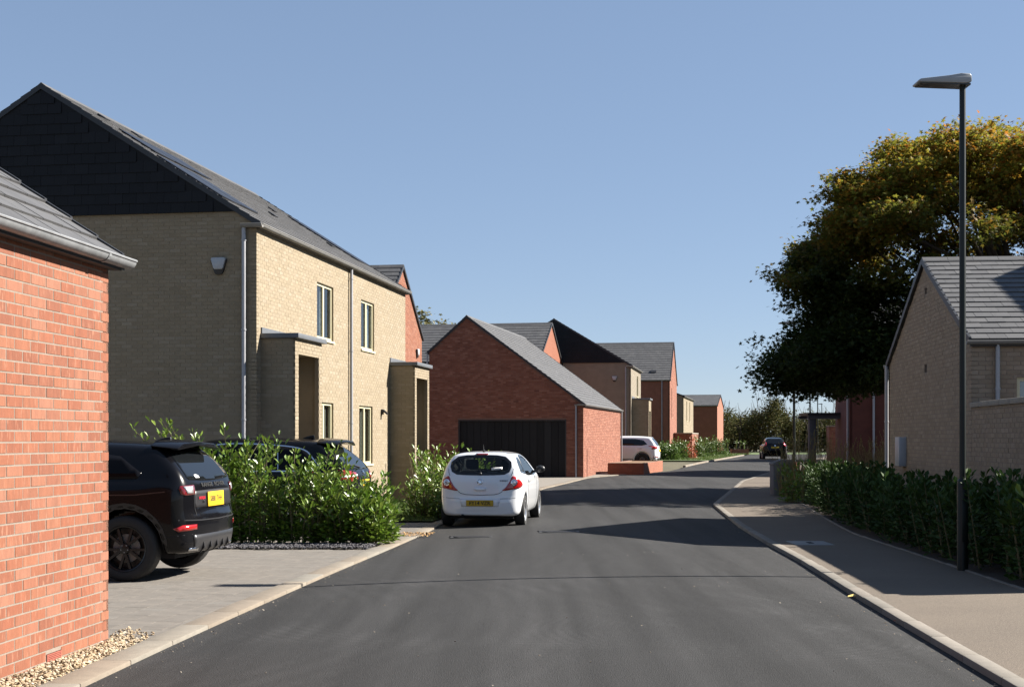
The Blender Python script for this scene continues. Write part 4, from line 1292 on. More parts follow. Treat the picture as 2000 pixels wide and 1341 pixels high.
        MB().lathe([(0, -.10), (ri * .62, -.10), (ri * .62, -.085), (ri * .25, -.085), (0, -.08)], 28).build('brake_disc', M['galv_dull'], wh, smooth='auto')
        MB().lathe([(0, -.135), (ri - .02, -.135), (ri - .02, -.14), (0, -.14)], 28).build('wheel_back', M['black_plastic'], wh)
        return wh
    def plate(s, y, z, w, hgt, txt, mat, tmat, size, off=.012, bold=.0018):
        l, nr_ = s.hit('rear', y, z)
        nr_ = Vector((nr_.x, 0, nr_.z)).normalized()
        if nr_.x > -.3: nr_ = Vector((-1, 0, .1)).normalized()
        xx = Vector((0, -1, 0)); up = nr_.cross(xx).normalized()
        B = frame(l + nr_ * off, xx, up, nr_)
        p = MB().box(-w / 2, w / 2, -hgt / 2, hgt / 2, -.012, 0).build('number_plate', mat, s.root, M=B, bevel=.002)
        if txt: text_part('lettering', txt, size, tmat, p, Matrix.Translation((0, -.002, .0005)), .0008, bold)
        return p
    def rear_text(s, name, y, z, txt, size, mat, off=.004, bold=0, sx=1.0):
        l, nr_ = s.hit('rear', y, z)
        xx = Vector((nr_.y, -nr_.x, 0)).normalized()
        if xx.y > 0: xx = -xx
        up = nr_.cross(xx).normalized()
        return text_part(name, txt, size, mat, s.root, frame(l + nr_ * off, xx, up, nr_), .002, bold, sx=sx)
    def disc(s, name, view, a, b, prof, mat, off=.0, n=24, parent=None):
        l, nr_ = s.hit(view, a, b)
        x = nr_.orthogonal().normalized()
        return MB().lathe(prof, n).build(name, mat, parent or s.root, smooth='auto', M=None if False else frame(l + nr_ * off, x, nr_.cross(x), nr_)) if parent is None else \
            MB().lathe(prof, n).build(name, mat, parent, smooth='auto', M=frame(l + nr_ * off, x, nr_.cross(x), nr_))

def mirror(poly): return [(-a, b) for a, b in reversed(poly)]

M['paint_white'] = pmat('white car paint', (.68, .695, .72), var=0, rough=.28, coat=1.0)
M['paint_black'] = pmat('black car paint', (.003, .003, .004), var=0, rough=.25, coat=.30, spec=.12)
M['car_glass'] = pmat('dark car glass', (.006, .007, .008), var=0, rough=.03, spec=.45, coat=0)
M['side_glass'] = pmat('tinted side glass', (.004, .004, .005), var=0, rough=.12, spec=.12)
M['tyre'] = pmat('tyre rubber', (.014, .014, .014), var=.2, vscale=20, rough=.8)
M['alloy'] = pmat('silver alloy', (.62, .63, .65), var=0, rough=.3, metallic=.8)
M['rim_black'] = pmat('black alloy', (.010, .010, .011), var=0, rough=.3, metallic=.2)
M['lamp_red'] = pmat('red tail lamp', (.30, .008, .008), var=.15, vscale=12, rough=.12, coat=1.0)
M['lamp_dark'] = pmat('dark red lamp', (.12, .006, .008), var=.1, rough=.12, coat=1.0)
M['lamp_clear'] = pmat('clear lamp lens', (.55, .55, .57), var=.2, vscale=30, rough=.15, metallic=.5, coat=1.0)
M['chrome'] = pmat('chrome', (.75, .76, .78), var=0, rough=.08, metallic=1.0)
M['plate_yellow'] = pmat('yellow number plate', (.62, .36, .01), var=.03, rough=.5)
M['plate_text'] = pmat('plate lettering', (.01, .01, .01), var=0, rough=.6)
M['seam'] = pmat('panel gap', (.02, .02, .022), var=0, rough=.8, spec=.1)
M['seam_gloss'] = pmat('black glazing band', (.006, .006, .007), var=0, rough=.1, spec=.5)
M['red_text'] = pmat('red lettering', (.6, .03, .05), var=0, rough=.4)
M['sticker'] = pmat('white sticker', (.75, .75, .75), var=0, rough=.6)
M['under'] = pmat('underbody', (.006, .006, .006), var=0, rough=.9)

M['interior'] = pmat('dark car interior', (.010, .010, .011), var=.2, rough=.85, spec=.2)
cg = bpy.data.materials.new('tinted clear glass'); cg.use_nodes = True
_n = cg.node_tree.nodes; _l = cg.node_tree.links; _n.clear()
_o = _n.new('ShaderNodeOutputMaterial'); _t = _n.new('ShaderNodeBsdfTransparent'); _t.inputs[0].default_value = (.50, .56, .54, 1)
_g = _n.new('ShaderNodeBsdfGlossy'); _g.inputs['Roughness'].default_value = .02; _f = _n.new('ShaderNodeFresnel'); _f.inputs[0].default_value = 1.45
_m = _n.new('ShaderNodeMixShader'); _l.new(_f.outputs[0], _m.inputs[0]); _l.new(_t.outputs[0], _m.inputs[1]); _l.new(_g.outputs[0], _m.inputs[2]); _l.new(_m.outputs[0], _o.inputs[0])
M['clear_glass'] = cg
# ---- white three-door hatchback seen from behind
side = spl([(.16, .22), (.05, .30), (.005, .42), (.0, .52), (.035, .60), (.05, .72), (.075, .90), (.115, 1.02), (.20, 1.18), (.31, 1.36), (.36, 1.425), (.55, 1.462), (.95, 1.488), (1.45, 1.49), (1.95, 1.44),
            (2.45, 1.26), (2.95, 1.03), (3.2, .955), (3.6, .86), (3.86, .70), (3.97, .52), (3.98, .36), (3.9, .22), (3.6, .18), (2.4, .16), (1.2, .16)], 5)
rear = spl([(0, .14), (.55, .15), (.72, .22), (.80, .34), (.842, .50), (.855, .64), (.85, .78), (.825, .92), (.785, 1.0), (.745, 1.07), (.695, 1.18), (.635, 1.30), (.56, 1.395), (.44, 1.455), (.25, 1.487), (0, 1.492)], 5, False)
plan = spl([(-.01, 0), (.01, .30), (.06, .55), (.16, .72), (.34, .82), (.7, .862), (1.6, .868), (2.6, .862), (3.2, .82), (3.62, .70), (3.88, .46), (3.98, .2), (4.0, 0)], 5, False)
p = at(946, 1029, -.01); fw = Vector((.13, 1, 0)).normalized()
car = Car('hatchback_car', 'white three-door hatchback parked on the road at the left kerb', 'car', (p.x - .64 * fw.x, p.y - .52, zg(p.y) + .012), (fw.y, -fw.x, 0), M['paint_white'], side, rear, plan,
          [(.66, .31, .345), (3.17, .31, .345)], .868, (-.12, -.98, .08), (4.12, .98, 1.6), .028, k=.10, kp=.12)
for x in (.66, 3.17):
    for y in (.80, -.80): car.wheel(x, y * 1.025, .305, .195, 7, M['alloy'], M['tyre'])
win = [(0, 1.385), (.30, 1.372), (.47, 1.34), (.575, 1.25), (.585, 1.17), (.555, 1.09), (.47, 1.045), (.25, 1.03), (0, 1.022)]
wr = car.patch('rear_window', 'rear', win + mirror(win)[1:-1], M['car_glass'], .004, .05)
car.line('wiper', 'rear', [(.02, 1.035), (.12, 1.075), (.34, 1.07)], .014, M['black_plastic'], .018, parent=wr)
car.patch('wiper_pivot', 'rear', [(.03, 1.015), (-.03, 1.015), (-.02, 1.055), (.02, 1.055)], M['black_plastic'], .03, .03, parent=wr)
sk = car.patch('window_sticker', 'rear', [(-.21, 1.105), (-.42, 1.12), (-.42, 1.165), (-.21, 1.15)], M['sticker'], .006, .05, .001, parent=wr)
car.rear_text('sticker_lettering', -.315, 1.135, 'WILSONS', .042, M['plate_text'], .007, .001)
car.patch('brake_light', 'rear', [(.12, 1.388), (-.12, 1.388), (-.12, 1.42), (.12, 1.42)], M['lamp_dark'], .012, .05)
tl = spl([(.625, .995), (.735, .935), (.79, .85), (.77, .775), (.64, .742), (.435, .712), (.505, .79), (.575, .90)], 4)
for sg, pl in ((1, tl), (-1, mirror(tl))):
    o = car.patch('tail_light', 'rear', pl, M['lamp_red'], .010, .035)
    car.disc('lamp_ring', 'rear', .655 * sg, .868, [(.066, 0), (.066, .016), (.052, .02), (.05, .014)], M['chrome'], .002, parent=o)
    car.disc('lamp_lens', 'rear', .655 * sg, .868, [(0, .02), (.03, .018), (.05, .012), (.05, 0)], M['lamp_clear'], .002, parent=o)
    car.line('tailgate_seam', 'rear', [(sg * .435, .705), (sg * .38, .665), (sg * .28, .64), (0, .628)], .010, M['seam'])
    car.line('tailgate_seam', 'rear', [(sg * .60, 1.0), (sg * .625, 1.06), (sg * .635, 1.14)], .008, M['seam'])
    car.line('bumper_crease', 'rear', [(sg * .80, .59), (sg * .60, .567), (sg * .40, .56)], .010, pmat('grey bumper seam', (.2, .21, .22), var=0), .0025)
    car.line('bumper_crease', 'rear', [(sg * .40, .56), (sg * .36, .48), (sg * .32, .40)], .012, pmat('soft grey crease', (.42, .44, .47), var=0), .0015)
    sv = 'left' if sg > 0 else 'right'
    car.patch('door_window', sv, spl([(1.02, 1.025), (1.06, 1.20), (1.22, 1.345), (1.5, 1.375), (1.85, 1.335), (2.25, 1.165), (2.5, 1.03), (2.48, 1.0), (1.8, .985)], 3), M['car_glass'], .004, .06)
    car.patch('quarter_window', sv, [(.42, 1.07), (.55, 1.24), (.78, 1.335), (1.0, 1.34), (.96, 1.2), (.95, 1.025)], M['car_glass'], .004, .06)
    car.line('door_seam', sv, [(1.0, 1.0), (.97, .80), (1.06, .5), (1.1, .26)], .008, M['seam'])
    car.line('door_seam', sv, [(2.52, .98), (2.5, .6), (2.42, .26)], .008, M['seam'])
    car.patch('door_handle', sv, [(1.08, .865), (1.27, .86), (1.27, .895), (1.08, .90)], M['paint_white'], .025, .05)
    l, nr_ = car.hit(sv, 2.32, 1.04)
    mm = MB().lathe([(0, -.085), (.05, -.08), (.085, -.04), (.09, .0), (.075, .05), (.04, .075), (0, .08)], 14, Matrix.Translation(l + Vector((.0, sg * .17, .045))) @ Matrix.Rotation(math.pi / 2, 4, 'X') @ Matrix.Diagonal((.62, .85, 1.15, 1)))
    mm.box(l.x - .03, l.x + .03, min(l.y, l.y + sg * .1), max(l.y, l.y + sg * .1), l.z - .03, l.z + .02)
    mm.build('door_mirror', M['black_plastic'], car.root, smooth='auto')
car.plate(0, .475, .53, .115, 'FY14 VZR', pmat('amber number plate', (.42, .27, .02), var=.03), M['plate_text'], .098)
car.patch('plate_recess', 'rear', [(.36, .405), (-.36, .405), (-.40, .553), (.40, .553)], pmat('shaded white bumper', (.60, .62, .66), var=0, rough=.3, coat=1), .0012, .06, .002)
car.patch('tailgate_handle', 'rear', spl([(.105, .722), (.0, .715), (-.105, .722), (-.11, .77), (0, .778), (.11, .77)], 3), M['paint_white'], .022, .04)
bd = car.disc('badge', 'rear', 0, .885, [(.057, 0), (.057, .008), (.048, .012), (.045, .004)], M['chrome'], .002)
gr = MB().prism([(-.035, -.02, .003), (.01, -.03, .003), (.034, .0, .003), (.012, .03, .003), (.0, .008, .003), (-.03, .02, .003)], (0, 0, .006))
gr.build('badge_emblem', M['chrome'], bd)
car.rear_text('badge_lettering', -.46, .905, 'ENERGY', .042, M['seam'], .004)
car.line('roof_seam', 'top', [(.42, .47), (1.1, .50), (1.9, .52)], .012, M['seam'])
car.line('roof_seam', 'top', [(.42, -.47), (1.1, -.50), (1.9, -.52)], .012, M['seam'])
# interior seen through the panes
wind = [(0, 1.36), (.46, 1.33), (.60, 1.16), (.66, 1.05), (0, 1.03)]
dw = spl([(1.02, 1.025), (1.06, 1.20), (1.22, 1.345), (1.5, 1.375), (1.85, 1.335), (2.25, 1.165), (2.5, 1.03), (2.48, 1.0), (1.8, .985)], 3)
qw = [(.42, 1.07), (.55, 1.24), (.78, 1.335), (1.0, 1.34), (.96, 1.2), (.95, 1.025)]
car.open_windows([('rear', win + mirror(win)[1:-1]), ('left', dw), ('right', dw), ('left', qw), ('right', qw), ('front', wind + mirror(wind)[1:-1])], M['interior'])
for o in list(car.root.children):
    if o.type == 'MESH' and o.name.split('.')[0] in ('rear_window', 'door_window', 'quarter_window'): o.data.materials[0] = M['clear_glass']
rw = win + mirror(win)[1:-1]
def ring(poly, inset):
    c = Vector((sum(p[0] for p in poly) / len(poly), sum(p[1] for p in poly) / len(poly)))
    return [tuple(Vector(p) + (c - Vector(p)).normalized() * inset) for p in poly]
for view, pl in (('rear', rw), ('left', dw), ('right', dw), ('left', qw), ('right', qw)):
    q = ring(resample(pl, .08) if view == 'rear' else pl, .012); q = [tuple(p) for p in q]
    car.line('window_seal', view, q + [q[0]], .055 if view == 'rear' else .04, M['seam_gloss'], .0065)
for y in (.36, -.36):
    st = MB(); st.prism([(2.0, y - .23, .45), (1.55, y - .23, .45), (1.35, y - .23, 1.05), (1.45, y - .23, 1.08), (1.62, y - .23, .60), (2.0, y - .23, .62)], (0, .46, 0))
    so = st.build('seat', M['interior'], car.root, bevel=.05)
    MB().box(1.33, 1.42, y - .13, y + .13, 1.10, 1.30).build('headrest', M['interior'], so, bevel=.04)
MB().prism([(.95, -.6, .42), (.70, -.6, .95), (.80, -.6, .98), (1.02, -.6, .58), (1.4, -.6, .55), (1.4, -.6, .42)], (0, 1.2, 0)).build('rear_bench', M['interior'], car.root, bevel=.04)
MB().box(2.5, 3.0, -.68, .68, .55, .98).build('dashboard', M['interior'], car.root, bevel=.06)
MB().box(.12, .65, -.60, .60, .86, .90).build('parcel_shelf', M['interior'], car.root)
a_ = MB(); a_.tube([(.60, 0, 1.455), (.57, 0, 1.50)], [.03, .016], 8); a_.tube([(.57, 0, 1.49), (.50, 0, 1.60)], .005, 6); a_.build('aerial', M['black_plastic'], car.root)
MB().tube([(.02, .34, .235), (.4, .34, .235)], .026, 12).build('exhaust_pipe', M['under'], car.root)
ub = MB(); ub.box(.25, 3.8, -.62, .62, .17, .42); ub.build('underbody', M['under'], car.root)
MB().tube([(.66, -.6, .30), (.66, .6, .30)], .035, 8).build('rear_axle', M['under'], car.root)
MB().box(.35, .39, -.50, .25, .165, .185).build('heat_shield', M['galv_dull'], car.root)

# ---- black sport utility vehicle on the near driveway
side = spl([(.22, .30), (.08, .36), (.02, .50), (.0, .64), (.02, .76), (.075, .80), (.085, .95), (.10, 1.06), (.16, 1.16), (.33, 1.36), (.48, 1.50), (.52, 1.555), (.9, 1.60), (1.5, 1.635), (2.1, 1.62),
            (2.5, 1.53), (2.95, 1.28), (3.25, 1.13), (3.7, 1.07), (4.1, .98), (4.3, .82), (4.36, .60), (4.33, .40), (4.2, .28), (3.6, .24), (2, .24)], 5)
rear = spl([(0, .22), (.6, .23), (.80, .30), (.90, .45), (.945, .62), (.955, .82), (.945, .98), (.90, 1.08), (.835, 1.16), (.78, 1.28), (.71, 1.42), (.63, 1.53), (.5, 1.60), (.25, 1.63), (0, 1.637)], 5, False)
plan = spl([(-.01, 0), (.02, .35), (.07, .6), (.17, .80), (.36, .905), (.75, .955), (1.8, .96), (3.2, .955), (3.8, .90), (4.15, .72), (4.32, .4), (4.37, 0)], 5, False)
ax = Vector((.135, .991, 0))
back = Vector((ax.y, -ax.x, 0))
wc = Vector((-4.37, 15.1, 0)) + ax * .93
pos = wc + back * .78
suv = Car('utility_car', 'black sport utility vehicle with black wheels on the near brick driveway', 'car', (pos.x, pos.y, zg(15.8) + .035), ax, M['paint_black'], side, rear, plan,
          [(.82, .40, .425), (3.48, .40, .425)], .955, (-.14, -1.08, .14), (4.5, 1.08, 1.76), .03, k=.10, kp=.14)
for x in (.82, 3.48):
    for y in (.915, -.915): suv.wheel(x, y * 1.01, .375, .25, 5, M['rim_black'], M['tyre'], style=1)
win = [(0, 1.50), (.40, 1.485), (.56, 1.45), (.635, 1.32), (.66, 1.18), (.62, 1.15), (.3, 1.135), (0, 1.13)]
wr = suv.patch('rear_window', 'rear', win + mirror(win)[1:-1], M['car_glass'], .004, .05)
suv.patch('window_sticker', 'rear', [(.42, 1.165), (.30, 1.165), (.30, 1.195), (.36, 1.205), (.42, 1.2)], M['sticker'], .006, .04, .001, parent=wr)
sp = MB(); sp.prism([(.62, y, z) for y, z in ((-.66, 1.545), (-.5, 1.60), (0, 1.625), (.5, 1.60), (.66, 1.545), (.64, 1.525), (0, 1.575), (-.64, 1.525))], (-.34, 0, -.035))
sp.build('roof_spoiler', M['paint_black'], suv.root, bevel=.012)
tl = [(.58, .985), (.76, .975), (.81, .99), (.82, 1.05), (.80, 1.085), (.58, 1.09)]
for sg in (1, -1):
    q = tl if sg > 0 else mirror(tl)
    o = suv.patch('tail_light', 'rear', q, M['lamp_dark'], .010, .04)
    cl = [(.625, 1.0), (.735, 1.0), (.775, 1.078), (.615, 1.078)]
    suv.patch('lamp_lens', 'rear', cl if sg > 0 else mirror(cl), M['lamp_clear'], .014, .04, parent=o)
    rl = [(.60, .585), (.83, .565), (.86, .60), (.80, .64), (.60, .64)]
    suv.patch('reflector', 'rear', rl if sg > 0 else mirror(rl), M['lamp_red'], .008, .04)
    sv = 'left' if sg > 0 else 'right'
    suv.patch('side_window', sv, [(.66, 1.23), (.95, 1.42), (1.38, 1.475), (1.44, 1.47), (1.32, 1.155), (.70, 1.165)], M['side_glass'], .004, .06)
    suv.patch('door_window', sv, [(1.40, 1.15), (1.52, 1.47), (2.0, 1.47), (2.45, 1.36), (2.85, 1.14)], M['side_glass'], .004, .06)
    for dx in (0, .022): suv.line('window_trim', sv, [(1.345 + dx, 1.15), (1.46 + dx, 1.475)], .006, M['chrome'], .006)
    suv.line('door_seam', sv, [(1.36, 1.12), (1.33, .8), (1.25, .4)], .008, M['seam'])
    suv.line('shoulder_crease', sv, [(.35, 1.02), (.7, .985), (1.6, .975), (3.0, .96)], .012, pmat('black crease', (.02, .02, .022), var=0, rough=.2, coat=1), .004)
    arch = [(.82 + .465 * math.cos(t), .40 + .465 * math.sin(t)) for t in [math.pi * (i / 12) * 1.08 - .12 for i in range(13)]]
    suv.line('wheel_arch', sv, arch, .06, M['black_plastic'], .008)
    suv.line('bumper_seam', sv, [(.40, .50), (.22, .52), (.10, .53)], .008, M['seam'])
    suv.patch('exhaust_tip', 'rear', [(sg * .52, .335), (sg * .70, .345), (sg * .70, .375), (sg * .52, .37)], M['chrome'], .012, .05)
suv.plate(0, .915, .52, .17, 'S888 THH', M['plate_yellow'], M['plate_text'], .092, .02)
suv.patch('plate_recess', 'rear', [(.58, .83), (-.58, .83), (-.58, 1.03), (.58, 1.03)], M['black_plastic'], .003, .06, .004)
suv.rear_text('tailgate_lettering', 0, 1.082, 'RANGE  ROVER', .072, pmat('satin black letters', (.002, .002, .002), var=0, rough=.6), .004, .001, sx=1.5)
suv.rear_text('badge_lettering', .40, .935, 'EVOQUE', .045, M['red_text'], .008)
suv.rear_text('badge_lettering', .36, .89, 'SD4', .035, M['chrome'], .008)
suv.line('tailgate_handle', 'rear', [(.58, 1.035), (0, 1.04), (-.58, 1.035)], .022, M['chrome'], .006).data.materials[0] = M['paint_black']
suv.line('bumper_seam', 'rear', [(.90, .70), (.5, .685), (0, .68), (-.5, .685), (-.90, .70)], .014, M['seam'])
suv.line('tailgate_seam', 'rear', [(.60, 1.10), (.59, .90), (.58, .74)], .010, M['seam'])
suv.line('tailgate_seam', 'rear', [(-.60, 1.10), (-.59, .90), (-.58, .74)], .010, M['seam'])
suv.patch('skid_plate', 'rear', [(.58, .30), (-.58, .30), (-.66, .52), (.66, .52)], pmat('dark satin trim', (.02, .02, .022), var=0, rough=.35), .006, .06)
for y in (-.40, -.2, 0, .2, .40):
    l, _ = suv.hit('rear', y, .36); fins = MB().prism([(l.x + .02, y - .012, .30), (l.x - .035, y - .012, .36), (l.x - .02, y - .012, .46), (l.x + .05, y - .012, .46)], (0, .024, 0)); fins.build('diffuser_fin', M['black_plastic'], suv.root)
ub = MB(); ub.box(.3, 4.1, -.7, .7, .25, .55); ub.build('underbody', M['under'], suv.root)
MB().tube([(.82, -.7, .37), (.82, .7, .37)], .05, 8).build('rear_axle', M['under'], suv.root)
am = MB(); am.prism([(.62, -.022, 1.575), (.84, -.022, 1.595), (.70, -.022, 1.64), (.63, -.022, 1.645)], (0, .044, 0)); am.build('roof_fin', M['black_plastic'], suv.root, bevel=.01)
for q in am.v: pass

# ---- black estate-like utility car behind the laurels
side = spl([(.22, .30), (.08, .38), (.02, .55), (.01, .75), (.04, .92), (.07, 1.04), (.12, 1.12), (.38, 1.36), (.62, 1.56), (.70, 1.63), (1.1, 1.70), (1.8, 1.735), (2.5, 1.72), (3.0, 1.62), (3.5, 1.32), (3.8, 1.17), (4.3, 1.10),
            (4.7, .98), (4.84, .75), (4.86, .5), (4.75, .30), (4, .25), (2, .25)], 5)
rear = spl([(0, .22), (.6, .23), (.80, .30), (.91, .5), (.955, .72), (.965, .92), (.94, 1.08), (.88, 1.17), (.82, 1.3), (.75, 1.47), (.68, 1.6), (.55, 1.685), (.3, 1.725), (0, 1.735)], 5, False)
plan = spl([(-.01, 0), (.02, .4), (.08, .68), (.2, .85), (.4, .93), (.9, .965), (2, .97), (3.6, .965), (4.3, .90), (4.65, .72), (4.82, .4), (4.87, 0)], 5, False)
ax = Vector((.12, .993, 0))
est = Car('estate_car', 'black family estate car mostly hidden behind the laurel shrubs', 'car', (-2.62, 24.25, zg(24) + .03), ax, M['paint_black'], side, rear, plan,
          [(.98, .40, .43), (3.9, .40, .43)], .965, (-.14, -1.08, .14), (5.0, 1.08, 1.86), .036, k=.1, kp=.14)
for x in (.98, 3.9):
    for y in (.92, -.92): est.wheel(x, y * 1.01, .38, .25, 5, M['alloy'], M['tyre'], style=1)
win = [(0, 1.585), (.40, 1.575), (.60, 1.54), (.70, 1.36), (.76, 1.18), (.6, 1.15), (0, 1.14)]
wr = est.patch('rear_window', 'rear', win + mirror(win)[1:-1], M['car_glass'], .004, .06)
est.line('wiper', 'rear', [(.0, 1.165), (.3, 1.21), (.55, 1.2)], .02, M['black_plastic'], .025, parent=wr)
sp = MB(); sp.prism([(.78, y, z) for y, z in ((-.68, 1.63), (-.5, 1.69), (0, 1.715), (.5, 1.69), (.68, 1.63), (.66, 1.60), (0, 1.665), (-.66, 1.60))], (-.38, 0, -.04))
sp.build('roof_spoiler', M['paint_black'], est.root, bevel=.012)
tl = [(.46, .98), (.85, .93), (.95, 1.0), (.94, 1.10), (.86, 1.14), (.50, 1.09)]
cl = [(.48, 1.03), (.94, 1.01), (.945, 1.04), (.49, 1.06)]
for sg in (1, -1):
    o = est.patch('tail_light', 'rear', tl if sg > 0 else mirror(tl), M['lamp_red'], .010, .05)
    est.patch('lamp_lens', 'rear', cl if sg > 0 else mirror(cl), M['sticker'], .013, .05, parent=o)
    sv = 'left' if sg > 0 else 'right'
    glass = spl([(.70, 1.20), (.80, 1.33), (1.0, 1.50), (1.5, 1.575), (2.4, 1.60), (2.9, 1.50), (3.35, 1.22), (3.2, 1.13), (2, 1.12), (.9, 1.13)], 4)
    g_ = est.patch('side_window', sv, glass, M['side_glass'], .004, .08)
    est.line('window_trim', sv, glass + [glass[0]], .02, M['chrome'], .008, parent=g_)
    for x in (1.42, 1.72, 2.5): est.line('window_pillar', sv, [(x, 1.12), (x + .06, 1.58)], .05 if x > 1.5 else .012, M['black_plastic'] if x > 1.5 else M['chrome'], .007, parent=g_)
est.plate(0, .90, .52, .115, 'FE62 KXB', M['plate_yellow'], M['plate_text'], .085, .02)
est.disc('badge', 'rear', 0, 1.09, [(0, .012), (.035, .012), (.04, 0)], M['chrome'], .003)
est.line('bumper_seam', 'rear', [(.9, .70), (0, .68), (-.9, .70)], .014, M['seam'])
am = MB().prism([(1.0, -.022, 1.68), (1.24, -.022, 1.70), (1.08, -.022, 1.755), (1.01, -.022, 1.76)], (0, .044, 0)); am.build('roof_fin', M['paint_black'], est.root, bevel=.012)
MB().box(.3, 4.5, -.7, .7, .25, .55).build('underbody', M['under'], est.root)

# ---- white crossover by the far buff house (side and rear) and dark crossover on the road beyond
side = spl([(.25, .30), (.08, .38), (.02, .52), (.0, .68), (.03, .85), (.08, 1.0), (.12, 1.10), (.30, 1.34), (.44, 1.52), (.50, 1.585), (.9, 1.65), (1.6, 1.69), (2.3, 1.66), (2.8, 1.48), (3.3, 1.20), (3.5, 1.12), (4.0, 1.02),
            (4.35, .88), (4.48, .65), (4.46, .42), (4.3, .28), (3.6, .24), (2, .24)], 5)
rear = spl([(0, .22), (.6, .23), (.78, .32), (.87, .5), (.91, .72), (.92, .9), (.89, 1.05), (.84, 1.14), (.77, 1.3), (.69, 1.48), (.60, 1.6), (.45, 1.66), (.2, 1.685), (0, 1.69)], 5, False)
plan = spl([(-.01, 0), (.02, .35), (.08, .6), (.2, .78), (.4, .87), (.8, .915), (2, .92), (3.4, .915), (4.0, .84), (4.3, .62), (4.44, .35), (4.49, 0)], 5, False)
ax = Vector((.22, .975, 0))
kug = Car('crossover_car', 'white crossover parked beside the far buff house behind the square planter', 'car', (8.1, 72.6, zg(72.6) + .03), ax, M['paint_white'], side, rear, plan,
          [(.90, .38, .41), (3.6, .38, .41)], .92, (-.14, -1.04, .14), (4.6, 1.04, 1.8), .045, k=.1, kp=.14)
for x in (.90, 3.6):
    for y in (.88, -.88): kug.wheel(x, y * 1.01, .36, .24, 5, M['rim_black'], M['tyre'], style=1)
win = [(0, 1.55), (.42, 1.53), (.60, 1.46), (.70, 1.2), (.55, 1.13), (0, 1.12)]
kug.patch('rear_window', 'rear', win + mirror(win)[1:-1], M['car_glass'], .005, .07)
tl = [(.55, .98), (.84, .93), (.92, 1.0), (.90, 1.08), (.60, 1.08)]
for sg in (1, -1):
    kug.patch('tail_light', 'rear', tl if sg > 0 else mirror(tl), M['lamp_red'], .012, .06)
    sv = 'left' if sg > 0 else 'right'
    kug.patch('lamp_wing', sv, [(.15, 1.02), (.5, 1.08), (.58, 1.12), (.2, 1.1)], M['lamp_red'], .008, .08)
    kug.patch('side_window', sv, [(.62, 1.20), (.85, 1.42), (1.3, 1.50), (2.0, 1.51), (2.5, 1.42), (3.0, 1.16), (2.0, 1.14), (.9, 1.13)], M['car_glass'], .005, .08)
    kug.line('sill_trim', sv, [(.1, .42), (.45, .36)], .16, M['black_plastic'], .008)
    kug.line('sill_trim', sv, [(1.4, .33), (3.1, .33)], .16, M['black_plastic'], .008)
    arch = [(.90 + .44 * math.cos(t), .38 + .44 * math.sin(t)) for t in [math.pi * i / 10 for i in range(11)]]
    kug.line('wheel_arch', sv, arch, .07, M['black_plastic'], .008)
    kug.patch('reflector', 'rear', [(sg * .5, .50), (sg * .82, .50), (sg * .82, .56), (sg * .5, .56)] if sg > 0 else [(-.5, .56), (-.82, .56), (-.82, .50), (-.5, .50)], M['lamp_red'], .012, .08)
kug.patch('bumper_trim', 'rear', [(.85, .30), (-.85, .30), (-.85, .46), (.85, .46)], M['black_plastic'], .006, .08)
kug.plate(0, .86, .52, .11, '', M['plate_yellow'], M['plate_text'], .08, .02)
MB().box(.3, 4.2, -.66, .66, .25, .5).build('underbody', M['under'], kug.root)

side = spl([(.25, .26), (.08, .34), (.02, .5), (.0, .68), (.06, .84), (.1, .98), (.2, 1.12), (.42, 1.36), (.52, 1.46), (.9, 1.53), (1.5, 1.565), (2.1, 1.53), (2.6, 1.35), (3.0, 1.12), (3.5, 1.02), (3.9, .9), (4.1, .65), (4.1, .42), (3.9, .27), (3, .23), (1.6, .23)], 5)
rear = spl([(0, .2), (.55, .21), (.74, .3), (.83, .46), (.875, .64), (.88, .82), (.83, .95), (.72, 1.04), (.67, 1.15), (.61, 1.32), (.53, 1.46), (.4, 1.53), (.2, 1.56), (0, 1.565)], 5, False)
plan = spl([(-.01, 0), (.02, .35), (.08, .58), (.2, .74), (.42, .84), (.8, .88), (2, .885), (3.1, .87), (3.7, .76), (4.0, .5), (4.12, 0)], 5, False)
p = at(1514, 898, 0)
juk = Car('crossover_car', 'dark crossover with tall round tail lights parked far down the road', 'car', (p.x, p.y, zg(p.y) + .02), (1, -.12, 0), M['paint_black'], side, rear, plan,
          [(.75, .34, .38), (3.28, .34, .38)], .885, (-.14, -1.0, .14), (4.24, 1.0, 1.68), .045, k=.1, kp=.14)
for x in (.75, 3.28):
    for y in (.84, -.84): juk.wheel(x, y * 1.01, .34, .22, 5, M['alloy'], M['tyre'])
win = [(0, 1.44), (.38, 1.42), (.50, 1.34), (.60, 1.12), (.5, 1.08), (0, 1.07)]
juk.patch('rear_window', 'rear', win + mirror(win)[1:-1], M['car_glass'], .005, .07)
tl = spl([(.60, 1.20), (.68, 1.12), (.78, .99), (.76, .93), (.60, .95), (.57, 1.05)], 3)
for sg in (1, -1):
    juk.patch('tail_light', 'rear', tl if sg > 0 else mirror(tl), M['lamp_red'], .014, .05)
    sv = 'left' if sg > 0 else 'right'
    juk.patch('side_window', sv, [(.6, 1.12), (.9, 1.38), (1.6, 1.42), (2.2, 1.33), (2.7, 1.08)], M['car_glass'], .005, .08)
juk.plate(0, .84, .52, .11, '', pmat('shaded number plate', (.5, .36, .03), var=0), M['plate_text'], .08, .02)
juk.disc('badge', 'rear', 0, .97, [(0, .012), (.05, .012), (.055, 0)], M['chrome'], .004)
MB().box(.3, 3.9, -.6, .6, .22, .45).build('underbody', M['under'], juk.root)

